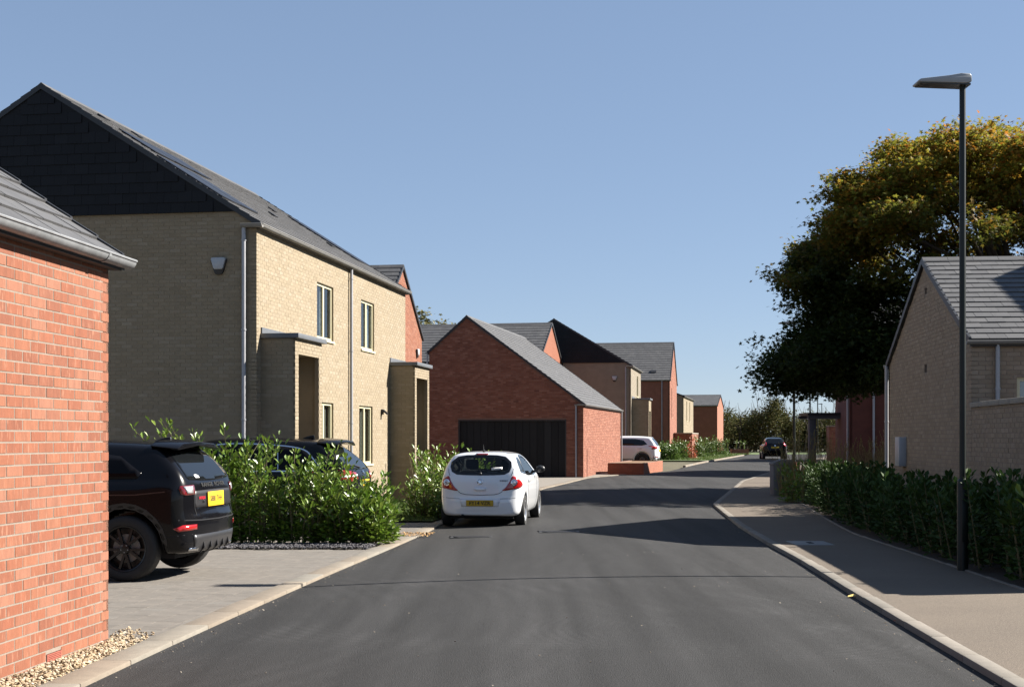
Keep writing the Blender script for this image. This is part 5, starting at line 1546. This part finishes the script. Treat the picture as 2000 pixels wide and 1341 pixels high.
# ---------------------------------------------------------------- street furniture
M['post_green'] = pmat('dark green painted steel', (.005, .009, .008), var=.15, vscale=4, rough=.45, spec=.35)
M['led'] = pmat('dark lamp glass', (.03, .03, .028), var=.2, vscale=20, rough=.2)
M['lamp_grey'] = pmat('pale grey lamp housing', (.27, .285, .30), var=.05, rough=.4)

def lamp_post(X, D, base, hgt, label, sleeve=1.05, head=.57, r=.04, group='lamp posts along the street'):
    t = thing('street_lamp', label, 'lamp post', (X, D, base), group=group)
    MB().lathe([(0, 0), (.066, 0), (.066, sleeve), (.058, sleeve + .05), (r + .001, sleeve + .075)], 16).build('base_sleeve', M['post_green'], t, smooth='auto')
    MB().box(-.03, .03, -.068, -.06, .35, .85).build('access_door', M['post_green'], t, bevel=.004)
    MB().tube([(0, 0, sleeve + .02), (0, 0, hgt)], [r, r * .92], 16).build('post', M['post_green'], t, smooth='auto')
    top = [(.07, .07), (.05, .105), (-.06, .11), (-.20, .085), (-head + .10, .055), (-head + .02, .045), (-head - .01, .025), (-head, .005), (.0, -.012), (.068, .005)]
    sh = MB().prism([(x, -.14, hgt + z) for x, z in top], (0, .28, 0))
    hd_ = sh.build('lamp_head', M['lamp_grey'], t, bevel=.022)
    MB().prism([(-head + .02, -.12, hgt - .004), (-.06, -.12, hgt - .022), (.06, -.12, hgt - .03), (.06, .12, hgt - .03), (-.06, .12, hgt - .022), (-head + .02, .12, hgt - .004)], (0, 0, .02)).build('lamp_glass', M['led'], hd_)
    return t

b = at(1880, 1113, .05)
lamp_post(b.x, b.y, b.z, 1.75 + (V0 - 166) / FPX * b.y - b.z, 'nearest tall dark green street lamp with flat pale head')
def far_lamp(u, vt, D, label):
    base = zg(D) + .05
    lamp_post((u - 1000) / FPX * D, D, base, CAM_H + (V0 - vt) / FPX * D - base, label, r=.05)
far_lamp(1551, 632, 50.0, 'dark street lamp half hidden in the overhanging tree branches')
far_lamp(1582, 690, 84.0, 'thin street lamp rising behind the entrance canopy, nearest of the far lamps')
far_lamp(1597, 764, 122.0, 'thin distant street lamp with lamp arm just below the branches')
far_lamp(1605, 789, 165.0, 'farthest and shortest thin street lamp in the gap by the canopy')

p = at(1526, 967, .05)
sp_ = thing('service_pillar', 'grey square service pillar with pointed cap on the right pavement', 'pillar', (p.x, p.y, p.z))
w = 38 / FPX * p.y / 2
MB().box(-w, w, -w, w, 0, .90).build('casing', pmat('grey painted pillar', (.11, .115, .122), var=.15, vscale=3, rough=.8), sp_, bevel=.015)
cpx = MB(); cpx.add([(-w - .02, -w - .02, .902), (w + .02, -w - .02, .902), (w + .02, w + .02, .902), (-w - .02, w + .02, .902), (-w - .02, -w - .02, .95), (w + .02, -w - .02, .95), (w + .02, w + .02, .95), (-w - .02, w + .02, .95), (0, -w - .02, 1.07), (0, w + .02, 1.07)],
    [(0, 3, 2, 1), (0, 1, 5, 8, 4), (2, 3, 7, 9, 6), (1, 2, 6, 5), (3, 0, 4, 7), (5, 6, 9, 8), (7, 4, 8, 9)])
cpx.build('cap', pmat('pale grey cap', (.13, .135, .142), var=.1, rough=.8), sp_)
MB().box(-w * .7, w * .7, -w - .008, -w - .002, .12, .78).build('access_panel', pmat('grey panel', (.10, .105, .112), var=.12, rough=.8), sp_)
p = at(1553, 948, .05)
rp = thing('timber_post', 'rust brown timber post wrapped in dry stems beside the grey pillar', 'post', (p.x, p.y, p.z - .02))
MB().tube([(0, 0, 0), (.01, 0, .5), (0, 0, .86)], [.075, .07, .06], 10).build('stump', pmat('rusty timber', (.16, .05, .025), var=.35, vscale=9, rough=.95, bump=.6, bscale=30), rp)

def gully(u, v, label):
    p = at(u, v, .04)
    t_ = (p.x - XL(p.y)) / (XR(p.y) - XL(p.y)); z = zg(p.y) + .05 * (1 - (2 * t_ - 1) ** 2) + .006
    t = thing('drain_grate', label, 'drain grate', (p.x, p.y, z), group='iron drain grates in the road')
    o = MB(); o.box(-.36, .36, -.25, -.20, -.03, .0); o.box(-.36, .36, .20, .25, -.03, 0); o.box(-.36, -.31, -.199, .199, -.03, 0); o.box(.31, .36, -.199, .199, -.03, 0)
    iron = pmat('cast iron', (.025, .025, .026), var=.2, vscale=14, rough=.6)
    o.build('grate_frame', iron, t)
    me = None
    for i in range(11):
        if me is None:
            q = MB().box(-.014, .014, -.2, .2, -.02, .004).build('grate_bar', iron, t); me = q.data
        else: q = link('grate_bar', me, t)
        q.matrix_local = Matrix.Translation((-.28 + i * .056, 0, 0)) @ Matrix.Rotation(.5, 4, 'Z')
    MB().box(-.305, .305, -.195, .195, -.03, -.024).build('grate_pit', M['under'], t)
gully(921, 1047, 'iron drain grate in the road just behind the white hatchback')
gully(1092, 1039, 'iron drain grate in the road right of the white hatchback')
p = at(1582, 1060, .05)
mh = thing('manhole_cover', 'pale rectangular inspection cover set in the shaded pavement', 'manhole cover', (p.x, p.y, zg(p.y) + .056))
MB().box(-.30, .30, -.40, .40, -.02, .0).build('cover', pmat('worn concrete cover', (.2, .2, .195), var=.15, vscale=8, rough=.9), mh, bevel=.004)
MB().box(-.04, .04, -.12, .12, .001, .006).build('lifting_slot', M['seam'], mh)

p = at(1677, 1164, .02)
lf = MB()
for i in range(8):
    a0, a1 = i / 8, (i + 1) / 8
    f_ = lambda t: (-.09 + .18 * t, .03 * math.sin(t * 3.1), .012 * math.sin(t * 3.1))
    x0, y0, z0 = f_(a0); x1, y1, z1 = f_(a1); w0, w1 = .03 * math.sin(a0 * 3.1) + .003, .03 * math.sin(a1 * 3.1) + .003
    lf.prism([(x0, y0 - w0, z0), (x1, y1 - w1, z1), (x1, y1 + w1, z1 + .012), (x0, y0 + w0, z0 + .012)], (0, 0, .003))
o = lf.build('fallen_leaf', pmat('yellow leaf', (.55, .40, .12), var=.2, rough=.7), None, M=Matrix.Translation((p.x - .02, p.y, zg(p.y) + .012)))
tag(o, 'yellow fallen leaf in the gutter against the right kerb', 'leaf')
p = at(1758, 1210, .02)
o = MB().prism([(-.04, 0, .004), (-.01, -.02, .014), (.04, 0, .01), (.0, .025, .004)], (0, 0, .004)).build('fallen_leaf', pmat('red leaf', (.40, .08, .03), var=.2, rough=.7), None, M=Matrix.Translation((p.x - .02, p.y, zg(p.y) + .008)))
tag(o, 'small red fallen leaf in the gutter nearer the camera', 'leaf')

# ---------------------------------------------------------------- plants
LAUREL = [(.075, .145, .014), (.10, .175, .018), (.14, .21, .026), (.055, .105, .012), (.17, .225, .035), (.085, .15, .016)]
M['laurel'] = pmat('laurel leaf', None, ramp=LAUREL, var=.1, rough=.36, spec=.5, translucent=.22)
M['laurel_dark'] = pmat('shaded laurel leaf', None, ramp=[(.0255, .0527, .0102), (.034, .068, .0136), (.0467, .085, .017), (.0213, .0425, .0085)], var=.1, rough=.6, spec=.2, translucent=.15)  # darker copy of the laurel leaf, the hedge's shade put into its colour
M['laurel_far'] = pmat('bright shrub leaf', None, ramp=[(.0765, .136, .0255), (.102, .1615, .034), (.051, .102, .0213), (.136, .1785, .051)], var=.1, rough=.4, translucent=.2)
M['stem'] = pmat('green brown stem', (.10, .085, .035), var=.2, rough=.8)
M['bark'] = pmat('bark', (.0467, .0382, .0298), var=.3, vscale=6, rough=.95, bump=.6, bscale=18)
LEAF_V = np.array([(0, 0, 0), (.15, .28, .03), (.235, .64, .04), (0, 1, -.09), (-.235, .64, .04), (-.15, .28, .03), (0, .5, -.035)])
LEAF_Q = np.array([(0, 1, 2, 6), (6, 2, 3, 4), (0, 6, 4, 5)])
_a = np.arange(10) * math.pi / 5 + math.pi / 2
STAR_V = np.array([(0, .45, .04)] + [(math.cos(t) * (.55 if i % 2 == 0 else .23), .45 + math.sin(t) * (.55 if i % 2 == 0 else .23), -.05 if i % 2 == 0 else 0) for i, t in enumerate(_a)])
STAR_T = np.array([(0, 1 + i, 1 + (i + 1) % 10) for i in range(10)])

def basis(d):
    """Orthonormal frames whose y is along d (n x 3), with random roll."""
    d = d / np.maximum(np.linalg.norm(d, axis=1, keepdims=True), 1e-9)
    r = RNG.normal(0, 1, d.shape); r[:, 2] *= .35
    x = np.cross(d, np.cross(r, d)); 
    up = np.zeros_like(d); up[:, 2] = 1
    x = np.cross(d, up) + .45 * RNG.normal(0, 1, d.shape)
    x -= d * (x * d).sum(1, keepdims=True)
    x /= np.maximum(np.linalg.norm(x, axis=1, keepdims=True), 1e-9)
    return x, d, np.cross(x, d)

def leaf_mesh(name, mat, pos, dirs, size, width=1.0, tv=LEAF_V, tf=LEAF_Q):
    x, y, z = basis(np.asarray(dirs, float))
    n = len(pos)
    s = np.asarray(size, float).reshape(-1, 1, 1) * np.ones((n, 1, 1))
    t = tv[None] * s * np.array([width, 1, 1])
    v = t[..., 0:1] * x[:, None] + t[..., 1:2] * y[:, None] + t[..., 2:3] * z[:, None] + np.asarray(pos)[:, None]
    f = tf[None] + (np.arange(n) * len(tv))[:, None, None]
    return np_mesh(name, v.reshape(-1, 3), f.reshape(-1, tf.shape[1]), mat)

def shrub(name, label, X, D, rx, ry, hgt, nst, mat, leaf=.115, group=None, base=None, lean=.30, n_obj=0, per=60, cat='shrub', skip=.0, wid=1.0):
    """A leafy shrub: arching stems carrying spirals of leaves."""
    z0 = (zg(D) + .05) if base is None else base
    t = thing(name, label, cat, (X, D, z0), group=group)
    P, Dr, S = [], [], []
    st = MB()
    for i in range(nst):
        a = RNG.uniform(0, 6.283); q = math.sqrt(RNG.uniform(0, 1))
        bx, by = q * math.cos(a) * rx * .8, q * math.sin(a) * ry * .8
        L = hgt * (RNG.uniform(.45, .86) if i % 5 else RNG.uniform(.85, 1.1)) * (1 - .25 * q * q)
        tx, ty = (bx / max(rx, .1)) * lean + RNG.normal(0, .13), (by / max(ry, .1)) * lean + RNG.normal(0, .13)
        pts = [Vector((bx + tx * L * f * f, by + ty * L * f * f, L * f)) for f in (0, .3, .6, .85, 1)]
        st.tube(pts, [.011, .010, .008, .005, .003], 5, cap=False)
        m = int(per * L / hgt)
        for k in range(m):
            f = skip + (1 - skip) * RNG.random() ** .95
            k0 = min(int(f * 4), 3)
            c = pts[0].lerp(pts[-1], f); c = Vector((bx + tx * L * f * f, by + ty * L * f * f, L * f))
            th = k * 2.4 + RNG.normal(0, .4)
            rise = .25 + 1.5 * f ** 3 + RNG.normal(0, .28)
            d = Vector((math.cos(th), math.sin(th), rise))
            off = RNG.uniform(0, .20) * (1 - f * .8) + .01
            if RNG.random() < .22: f *= .3; off = RNG.uniform(.05, .26)
            c = c + Vector((math.cos(th), math.sin(th), .2)) * off
            P.append(c[:]); Dr.append(d[:]); S.append(leaf * RNG.uniform(.45, 1.15))
    st.build('stem', M['stem'], t)
    for i in range(int(nst * per * .16)):                                # a skirt of older leaves close to the ground
        a, q = RNG.uniform(0, 6.283), RNG.uniform(.55, 1.05)
        P.append((q * math.cos(a) * rx, q * math.sin(a) * ry, RNG.uniform(.0, .30) * min(hgt, 1))); Dr.append((math.cos(a) + RNG.normal(0, .5), math.sin(a) + RNG.normal(0, .5), RNG.uniform(-.2, .8))); S.append(leaf * RNG.uniform(.5, 1.1))
    P, Dr, S = np.array(P), np.array(Dr), np.array(S)
    if n_obj:
        order = np.argsort(P[:, 1] * 1.0 - P[:, 2] * .8)
        ch = order[:n_obj]; rest = order[n_obj:]
        me = leaf_mesh('leaf', mat, np.zeros((1, 3)), np.array([(0, 1, 0.001)]), leaf, wid)
        for j in ch:
            d = Vector(Dr[j]).normalized(); x = Vector((d.y, -d.x, 0)).normalized()
            q = Matrix.Rotation(RNG.normal(0, .5), 4, d) @ frame((0, 0, 0), x, d, x.cross(d))
            link('leaf', me, t, Matrix.Translation(P[j]) @ q @ Matrix.Diagonal((S[j] / leaf,) * 3 + (1,)))
        P, Dr, S = P[rest], Dr[rest], S[rest]
    link('foliage', leaf_mesh('foliage', mat, P, Dr, S, wid), t)['kind'] = 'stuff'
    return t

# near bed: laurels in front of the estate car
gp = 'laurel shrubs in the slate chipping bed'
NB = [(-5.75, 21.6, .75, .45, 1.45, 'laurel shrub furthest left in the chipping bed, just showing over the black car roof', 34),
      (-4.85, 21.5, .50, .45, 2.12, 'tallest laurel shrub with a leading shoot, behind the black car tailgate', 44),
      (-4.05, 21.45, .58, .5, 1.72, 'laurel shrub second from the tallest, in front of the estate car side windows', 40),
      (-3.30, 21.4, .58, .5, 1.58, 'laurel shrub in the middle of the bed, below the estate car rear side window', 40),
      (-2.68, 21.4, .55, .5, 1.34, 'laurel shrub partly covering the red tail light of the estate car', 42),
      (-2.30, 21.3, .42, .42, .98, 'lowest laurel shrub at the kerb end of the chipping bed', 40)]
for X, D, rx, ry, hg_, lab, ns in NB:
    shrub('laurel_shrub', lab, X, D, rx, ry, hg_, ns, M['laurel'], leaf=.125, group=gp, n_obj=45, per=84)
p0, p1 = at(858, 960, .05), at(835, 1003, .05)
shrub('laurel_shrub', 'round laurel shrub on the lawn left of the white hatchback', -1.80, 28.4, .50, .6, 1.18, 46, M['laurel'], leaf=.125, n_obj=30, per=46)
shrub('laurel_shrub', 'laurel shrub standing behind the white hatchback in front of the black garage door', -1.55, 35.5, 1.0, .9, 1.55, 60, M['laurel'], leaf=.14, per=52)
shrub('laurel_shrub', 'loose laurel shrub against the porch corner of the buff house', -1.95, 34.4, .45, .6, 1.5, 34, M['laurel'], leaf=.14, per=46)
shrub('dry_shrub', 'thin silvery red shrub in the porch opening of the buff house', -2.25, 32.2, .28, .3, 1.55, 12, pmat('silvery leaf', None, ramp=[(.28, .26, .20), (.20, .12, .07), (.24, .09, .05), (.32, .32, .27)], var=.1, rough=.7), leaf=.05, per=60)

# right side: shaded laurel hedge along the pavement
hd0 = [(D, XB(D) + .50) for D in np.arange(14.7, 33.5, .62)]
P, Dr, S = [], [], []
lh = thing('laurel_hedge', 'long dark laurel hedge in shade between the right pavement and the bungalow', 'hedge', (6.0, 20, 0))
stm = MB()
for D, X in hd0:
    hg_ = 1.0 + .10 * math.sin(D * 1.7) + (.10 if D < 16.5 else 0)
    for i in range(17):
        a = RNG.uniform(0, 6.283); q = math.sqrt(RNG.uniform(0, 1))
        bx, by = q * math.cos(a) * .42, q * math.sin(a) * .42
        L = hg_ * RNG.uniform(.72, 1.05); tx, ty = RNG.normal(bx * .5, .10), RNG.normal(by * .4, .10)
        z0 = zg(D) + .09
        if i < 5: stm.tube([(X + bx - 6, D + by - 20, z0), (X + bx + tx * L - 6, D + by + ty * L - 20, z0 + L)], [.012, .004], 4, cap=False)
        for k in range(52):
            f = RNG.uniform(0, 1) ** .95
            th = k * 2.4 + RNG.normal(0, .4)
            off = RNG.uniform(0, .14) * (1 - f) + .01
            P.append((X + bx + tx * L * f * f + math.cos(th) * off - 6, D + by + ty * L * f * f + math.sin(th) * off - 20, z0 + L * f))
            Dr.append((math.cos(th), math.sin(th), .25 + 1.5 * f ** 3 + RNG.normal(0, .28))); S.append(.115 * RNG.uniform(.6, 1.15))
stm.build('stem', M['stem'], lh)
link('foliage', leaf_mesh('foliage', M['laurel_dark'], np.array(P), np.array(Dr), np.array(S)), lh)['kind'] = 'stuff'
shrub('laurel_shrub', 'bright sunlit laurel shrub at the far end of the shaded right hedge', 7.75, 34.9, .75, .7, 1.05, 46, M['laurel'], leaf=.12, per=48)
shrub('laurel_shrub', 'laurel shrub in the right front corner of the picture beside the lamp post', XB(14.4) + .70, 14.4, .45, .4, 1.12, 30, M['laurel'], leaf=.115, per=46)

# dry ornamental grasses behind the hedge
M['straw'] = pmat('dry grass', None, ramp=[(.2805, .204, .085), (.204, .17, .0595), (.34, .255, .1275), (.136, .153, .0425), (.238, .1445, .0765)], var=.1, rough=.8, translucent=.3)
GG = [(8.35, 38.5, 1.45, 'pale dry ornamental grass clump beside the rust brown post'), (9.4, 39.0, 1.3, 'ornamental grass clump left of the white downpipes'), (10.4, 39.6, 1.3, 'ornamental grass clump below the white downpipes'),
      (11.2, 39.8, 1.25, 'ornamental grass clump in front of the dark red house'), (10.9, 37.6, 1.45, 'tallest bright ornamental grass clump against the bungalow downpipe')]
for X, D, hg_, lab in GG:
    t = thing('ornamental_grass', lab, 'grass clump', (X, D, zg(D) + .05), group='dry ornamental grasses behind the hedge')
    a, q = RNG.uniform(0, 6.283, 420), np.sqrt(RNG.uniform(0, 1, 420))
    blades('foliage', M['straw'], np.stack([q * np.cos(a) * .62, q * np.sin(a) * .5, 0 * a], 1), hg_, .010, .32, parent=t)
    # seed heads
    st = MB(); 
    P, Dr, S = [], [], []
    for i in range(34):
        a_, q_ = RNG.uniform(0, 6.283), RNG.uniform(0, .6)
        x0, y0 = q_ * math.cos(a_), q_ * math.sin(a_); L = hg_ * RNG.uniform(.95, 1.35); lx, ly = RNG.normal(0, .16), RNG.normal(0, .16)
        st.tube([(x0, y0, 0), (x0 + lx * L * .4, y0 + ly * L * .4, L * .6), (x0 + lx * L, y0 + ly * L, L)], [.005, .004, .003], 4, cap=False)
        for k in range(9):
            f = 1 - k * .022
            P.append((x0 + lx * L * f, y0 + ly * L * f, L * f)); Dr.append((RNG.normal(0, .5), RNG.normal(0, .5), 1)); S.append(.05)
    st.build('stem', M['straw'], t)
    link('seed_head', leaf_mesh('seed_head', M['straw'], np.array(P), np.array(Dr), np.array(S)), t)['kind'] = 'stuff'

# far left bed along the kerb, in front of the distant houses
FB = [(1300, 897, 1.0, 1.3, 'dark loose shrub next to the parked white crossover'), (1322, 898, .9, 1.2, 'low glossy shrub second from the white crossover'), (1340, 896, 1.0, 1.4, 'yellow green shrub left of the red sapling'),
      (1372, 894, 1.2, 1.55, 'broad bright shrub right of the red sapling'), (1390, 892.5, 1.1, 1.7, 'taller bright shrub in front of the farthest red house'), (1414, 889.5, 1.1, 1.5, 'round bright shrub at the corner of the farthest red house')]
for u, v, rx, hg_, lab in FB:
    p = at(u, v - 1, .05)
    shrub('kerbside_shrub', lab, p.x - .6, p.y + .6, rx, .9, hg_, 64, M['laurel_far'], leaf=.19, per=44, group='shrubs in the far kerbside bed')
p = at(1352, 896, .05)
shrub('red_sapling', 'small red leaved sapling in the far kerbside bed', p.x, p.y, .22, .22, 1.5, 12, pmat('red leaf foliage', None, ramp=[(.42, .10, .05), (.50, .15, .08), (.34, .07, .04)], rough=.5, translucent=.3), leaf=.14, per=40)

# the big maple behind the bungalow
def tree(name, label, X, D, z0, clusters, trunk_h, mat, leaf, per, spread, tv=STAR_V, tf=STAR_T, trunk_r=.3, limbs=26):
    t = thing(name, label, 'tree', (X, D, z0))
    C_ = np.array(clusters) - np.array([X, D, z0])
    tb = MB()
    tb.tube([(0, 0, -.2), (.05, 0, trunk_h * .5), (0, .05, trunk_h), (.1, 0, trunk_h * 1.9)], [trunk_r * 1.25, trunk_r, trunk_r * .85, trunk_r * .4], 12)
    tb.build('trunk', M['bark'], t, smooth='auto')
    lb = MB()
    for j in RNG.choice(len(C_), min(limbs, len(C_)), replace=False):
        c = Vector(C_[j]); s = Vector((0, 0, trunk_h * RNG.uniform(.85, 1.8)))
        m = s.lerp(c, .5) + Vector((RNG.normal(0, .3), RNG.normal(0, .3), .4))
        lb.tube([s, s.lerp(m, .5) + Vector((0, 0, .1)), m, c], [trunk_r * .35, trunk_r * .25, trunk_r * .16, .02], 6, cap=False)
    lb.build('limb', M['bark'], t)
    n = len(C_) * per
    idx = np.repeat(np.arange(len(C_)), per)
    off = RNG.normal(0, 1, (n, 3)) * np.array([1, 1, .55]) * spread
    P = C_[idx] + off
    Dr = np.stack([RNG.normal(0, 1, n), RNG.normal(0, 1, n), RNG.normal(-.25, .5, n)], 1) + off * .8
    link('crown', leaf_mesh('crown', mat, P, Dr, leaf * RNG.uniform(.6, 1.2, n), 1.0, tv, tf), t)['kind'] = 'stuff'
    return t

def leaf_by_height(name, low, high, z0, z1, accent=None):
    """Leaf colour that turns from painted shade to autumn tint and painted sunlight in the upper, outer crown (object height), varied leaf by leaf."""
    m = pmat(name, None, ramp=low, var=.1, rough=.6, spec=.2, translucent=.5)
    nt = m.node_tree; N, L = nt.nodes, nt.links
    b = N['Principled BSDF']
    src = b.inputs['Base Color'].links[0].from_socket
    geo = N.new('ShaderNodeNewGeometry'); cr = N.new('ShaderNodeValToRGB')
    while len(cr.color_ramp.elements) < len(high): cr.color_ramp.elements.new(.5)
    for i, c in enumerate(high):
        cr.color_ramp.elements[i].position = i / (len(high) - 1); cr.color_ramp.elements[i].color = (*c, 1)
    L.new(geo.outputs['Random Per Island'], cr.inputs[0])
    tc = N.new('ShaderNodeTexCoord'); sp = N.new('ShaderNodeSeparateXYZ'); L.new(tc.outputs['Object'], sp.inputs[0])
    nz = N.new('ShaderNodeTexNoise'); nz.inputs['Scale'].default_value = .55; nz.inputs['Detail'].default_value = 3; L.new(tc.outputs['Object'], nz.inputs['Vector'])
    ml = N.new('ShaderNodeMath'); ml.operation = 'MULTIPLY_ADD'; ml.inputs[1].default_value = (z1 - z0) * 1.6; ml.inputs[2].default_value = -(z1 - z0) * .8
    L.new(nz.outputs[0], ml.inputs[0])
    ad = N.new('ShaderNodeMath'); L.new(ml.outputs[0], ad.inputs[0]); L.new(sp.outputs[2], ad.inputs[1])
    mr = N.new('ShaderNodeMapRange'); mr.inputs[1].default_value = z0; mr.inputs[2].default_value = z1; L.new(ad.outputs[0], mr.inputs[0])
    mx = N.new('ShaderNodeMix'); mx.data_type = 'RGBA'; L.new(mr.outputs[0], mx.inputs[0]); L.new(src, mx.inputs[6]); L.new(cr.outputs[0], mx.inputs[7])
    for n_ in N:
        if n_.type == 'BSDF_TRANSLUCENT': L.new(mx.outputs[2], n_.inputs['Color'])
    L.new(mx.outputs[2], b.inputs['Base Color'])
    return m
M['maple'] = leaf_by_height('maple leaf', [(.020, .032, .008), (.026, .042, .009), (.034, .050, .011), (.018, .027, .007)], [(.17, .185, .026), (.29, .16, .02), (.14, .16, .022), (.20, .205, .03), (.34, .125, .018), (.15, .165, .022), (.23, .21, .03)], 6.0, 9.4)  # low leaves darkened as shade, high ones brightened as sunlight, besides the autumn tint

# outline of the crown as seen from the road, in metres at the tree's distance: (height, leftmost x)
TX, TD = 15.6, 41.0
def crown_left(z):
    tab = [(3.3, 9.0), (3.7, 7.9), (4.2, 7.8), (5.0, 8.6), (5.75, 9.1), (6.7, 8.25), (7.8, 8.5), (8.6, 9.5), (9.5, 10.1), (10.3, 11.2), (10.7, 12.3), (11.0, 14.0)]
    return interp(tab, z)
cl = []
nb = 0
while nb < 430:
    z = RNG.choice([RNG.uniform(3.3, 10.7), RNG.uniform(3.3, 6.8), RNG.uniform(7.3, 10.7)])
    rad = TX - crown_left(z)
    rim = nb % 3 == 0
    q = RNG.uniform(.80, .97) if rim else RNG.uniform(.05, .95) ** .55
    a = math.pi + RNG.normal(0, .5) if rim else RNG.uniform(0, 6.283)
    r = rad * q * (1 + .07 * math.sin(a * 5 + z * 1.7))
    x, y = TX + r * math.cos(a), TD + r * .85 * math.sin(a)
    if nb % 12 == 5:                                                     # low arms reaching over the road
        z, a = RNG.uniform(3.5, 4.4), math.pi + RNG.normal(0, .26); r = (TX - 8.1) * RNG.uniform(.78, 1.0)
        x, y = TX + r * math.cos(a), TD + r * .85 * math.sin(a)
    elif z < 4.0 and q < .5: continue
    d = np.array([math.cos(a), .85 * math.sin(a), RNG.normal(-.12, .15)])
    L = RNG.uniform(.5, 1.25) * (.8 if rim else 1.1)
    for k in range(10):                                                  # a bough: clusters strung outwards along it, drooping at the tip
        f = RNG.uniform(-1, .45)
        cl.append(tuple(np.array([x, y, z]) + d * L * f + RNG.normal(0, 1, 3) * np.array([.30, .30, .17]) - np.array([0, 0, .10 * max(f, 0)])))
    nb += 1
tree('maple_tree', 'big maple tree turning orange at the top behind the bungalow', TX, TD, zg(TD), cl, 3.2, M['maple'], .155, 56, .20, trunk_r=.34, limbs=60)

# tree crown over the roofs on the left
M['far_leaf'] = pmat('olive tree leaf', None, ramp=[(.085, .085, .022), (.11, .10, .028), (.065, .075, .02), (.14, .11, .03)], var=.1, rough=.7, translucent=.25)
cx, cy, cz = -6.9, 100.0, 8.2
cl = []
while len(cl) < 130:
    p = RNG.uniform(-1, 1, 3)
    if (p ** 2).sum() > 1 or (p ** 2).sum() < .15: continue
    cl.append((cx + p[0] * 3.3, cy + p[1] * 3.0, cz + p[2] * 2.9))
tree('roadside_tree', 'olive green tree crown peeping over the roofs on the left', cx, cy, zg(cy), cl, 4.5, M['far_leaf'], .34, 42, .42, trunk_r=.22, limbs=14)

# far hedgerow of mixed bushes across the end of the road
M['hedge_leaf'] = pmat('hedgerow leaf', None, ramp=[(.042, .0514, .0168), (.0562, .0608, .0188), (.0842, .0748, .0262), (.0328, .042, .013), (.1122, .0936, .042), (.0562, .0702, .0188)], var=.1, rough=.95, spec=.1, translucent=.15)
hr = thing('far_hedgerow', 'tall olive brown hedgerow closing the far end of the road', 'hedgerow', (25, 150, .2))
cl = []
tops = [(1395, 4.6), (1415, 5.1), (1430, 5.0), (1455, 4.6), (1475, 4.5), (1482, 6.2), (1495, 5.2), (1510, 6.6), (1525, 6.2), (1545, 5.4), (1560, 4.8), (1580, 4.6), (1605, 4.4), (1625, 5.0), (1660, 5.0), (1760, 5.4)]
for k in range(64):
    u = 1345 + 375 * (k + RNG.uniform(-.6, .6)) / 64; D = RNG.uniform(144, 156); X = (u - 1000) / FPX * D
    ht = (interp(tops, u) - .2) * RNG.uniform(.72, 1.04); w = RNG.uniform(.8, 1.7)
    for j in range(22):
        f = RNG.random() ** .7; ww = w * (1.05 - .75 * f)
        cl.append((X + RNG.normal(0, .55) * ww, D + RNG.normal(0, .6), .3 + (ht - .5) * f))
C_ = np.array(cl) - np.array([25, 150, .2]); per = 46
idx = np.repeat(np.arange(len(C_)), per); n = len(idx)
off = RNG.normal(0, 1, (n, 3)) * np.array([.36, .4, .30])
P = C_[idx] + off; P[:, 2] = np.abs(P[:, 2])
ob = link('foliage', leaf_mesh('foliage', M['hedge_leaf'], P, off + RNG.normal(0, .6, (n, 3)), .26 * RNG.uniform(.5, 1.2, n), 1.4), hr); ob['kind'] = 'stuff'
tw = MB()
for i in range(70):
    u = RNG.uniform(1395, 1640); D = RNG.uniform(145, 154); X = (u - 1000) / FPX * D - 25; tz = interp(tops, u)
    tw.tube([(X, D - 150, 0), (X + RNG.normal(0, .3), D - 150, tz * .6), (X + RNG.normal(0, .6), D - 150, tz * RNG.uniform(.95, 1.15))], [.07, .04, .012], 5, cap=False)
tw.build('branch', M['bark'], hr)
# young hedge plants in pale guards beside the far planter
me = None
GL = ['leafy plant guard standing at the left end of the far brick planter', 'plant guard just right of the leftmost one behind the far planter', 'plant guard at the right end of the far brick planter', 'plant guard second from the right beyond the far planter', 'rightmost plant guard between the far planter and the dark crossover']
for i, u in enumerate((1437, 1449, 1467, 1475, 1483)):
    p = at(u, 885, 0.0)
    t = thing('tree_guard', GL[i], 'tree guard', (p.x, 138.5, .2), group='plant guards at the far hedge')
    MB().tube([(0, 0, 0), (0, 0, .9)], .07, 8).build('guard_tube', M['laurel_far'], t)
    link('sprig', leaf_mesh('sprig', M['laurel_far'], RNG.normal(0, .12, (26, 3)) + np.array([0, 0, 1.05]), RNG.normal(0, 1, (26, 3)) + np.array([0, 0, .8]), .18), t)
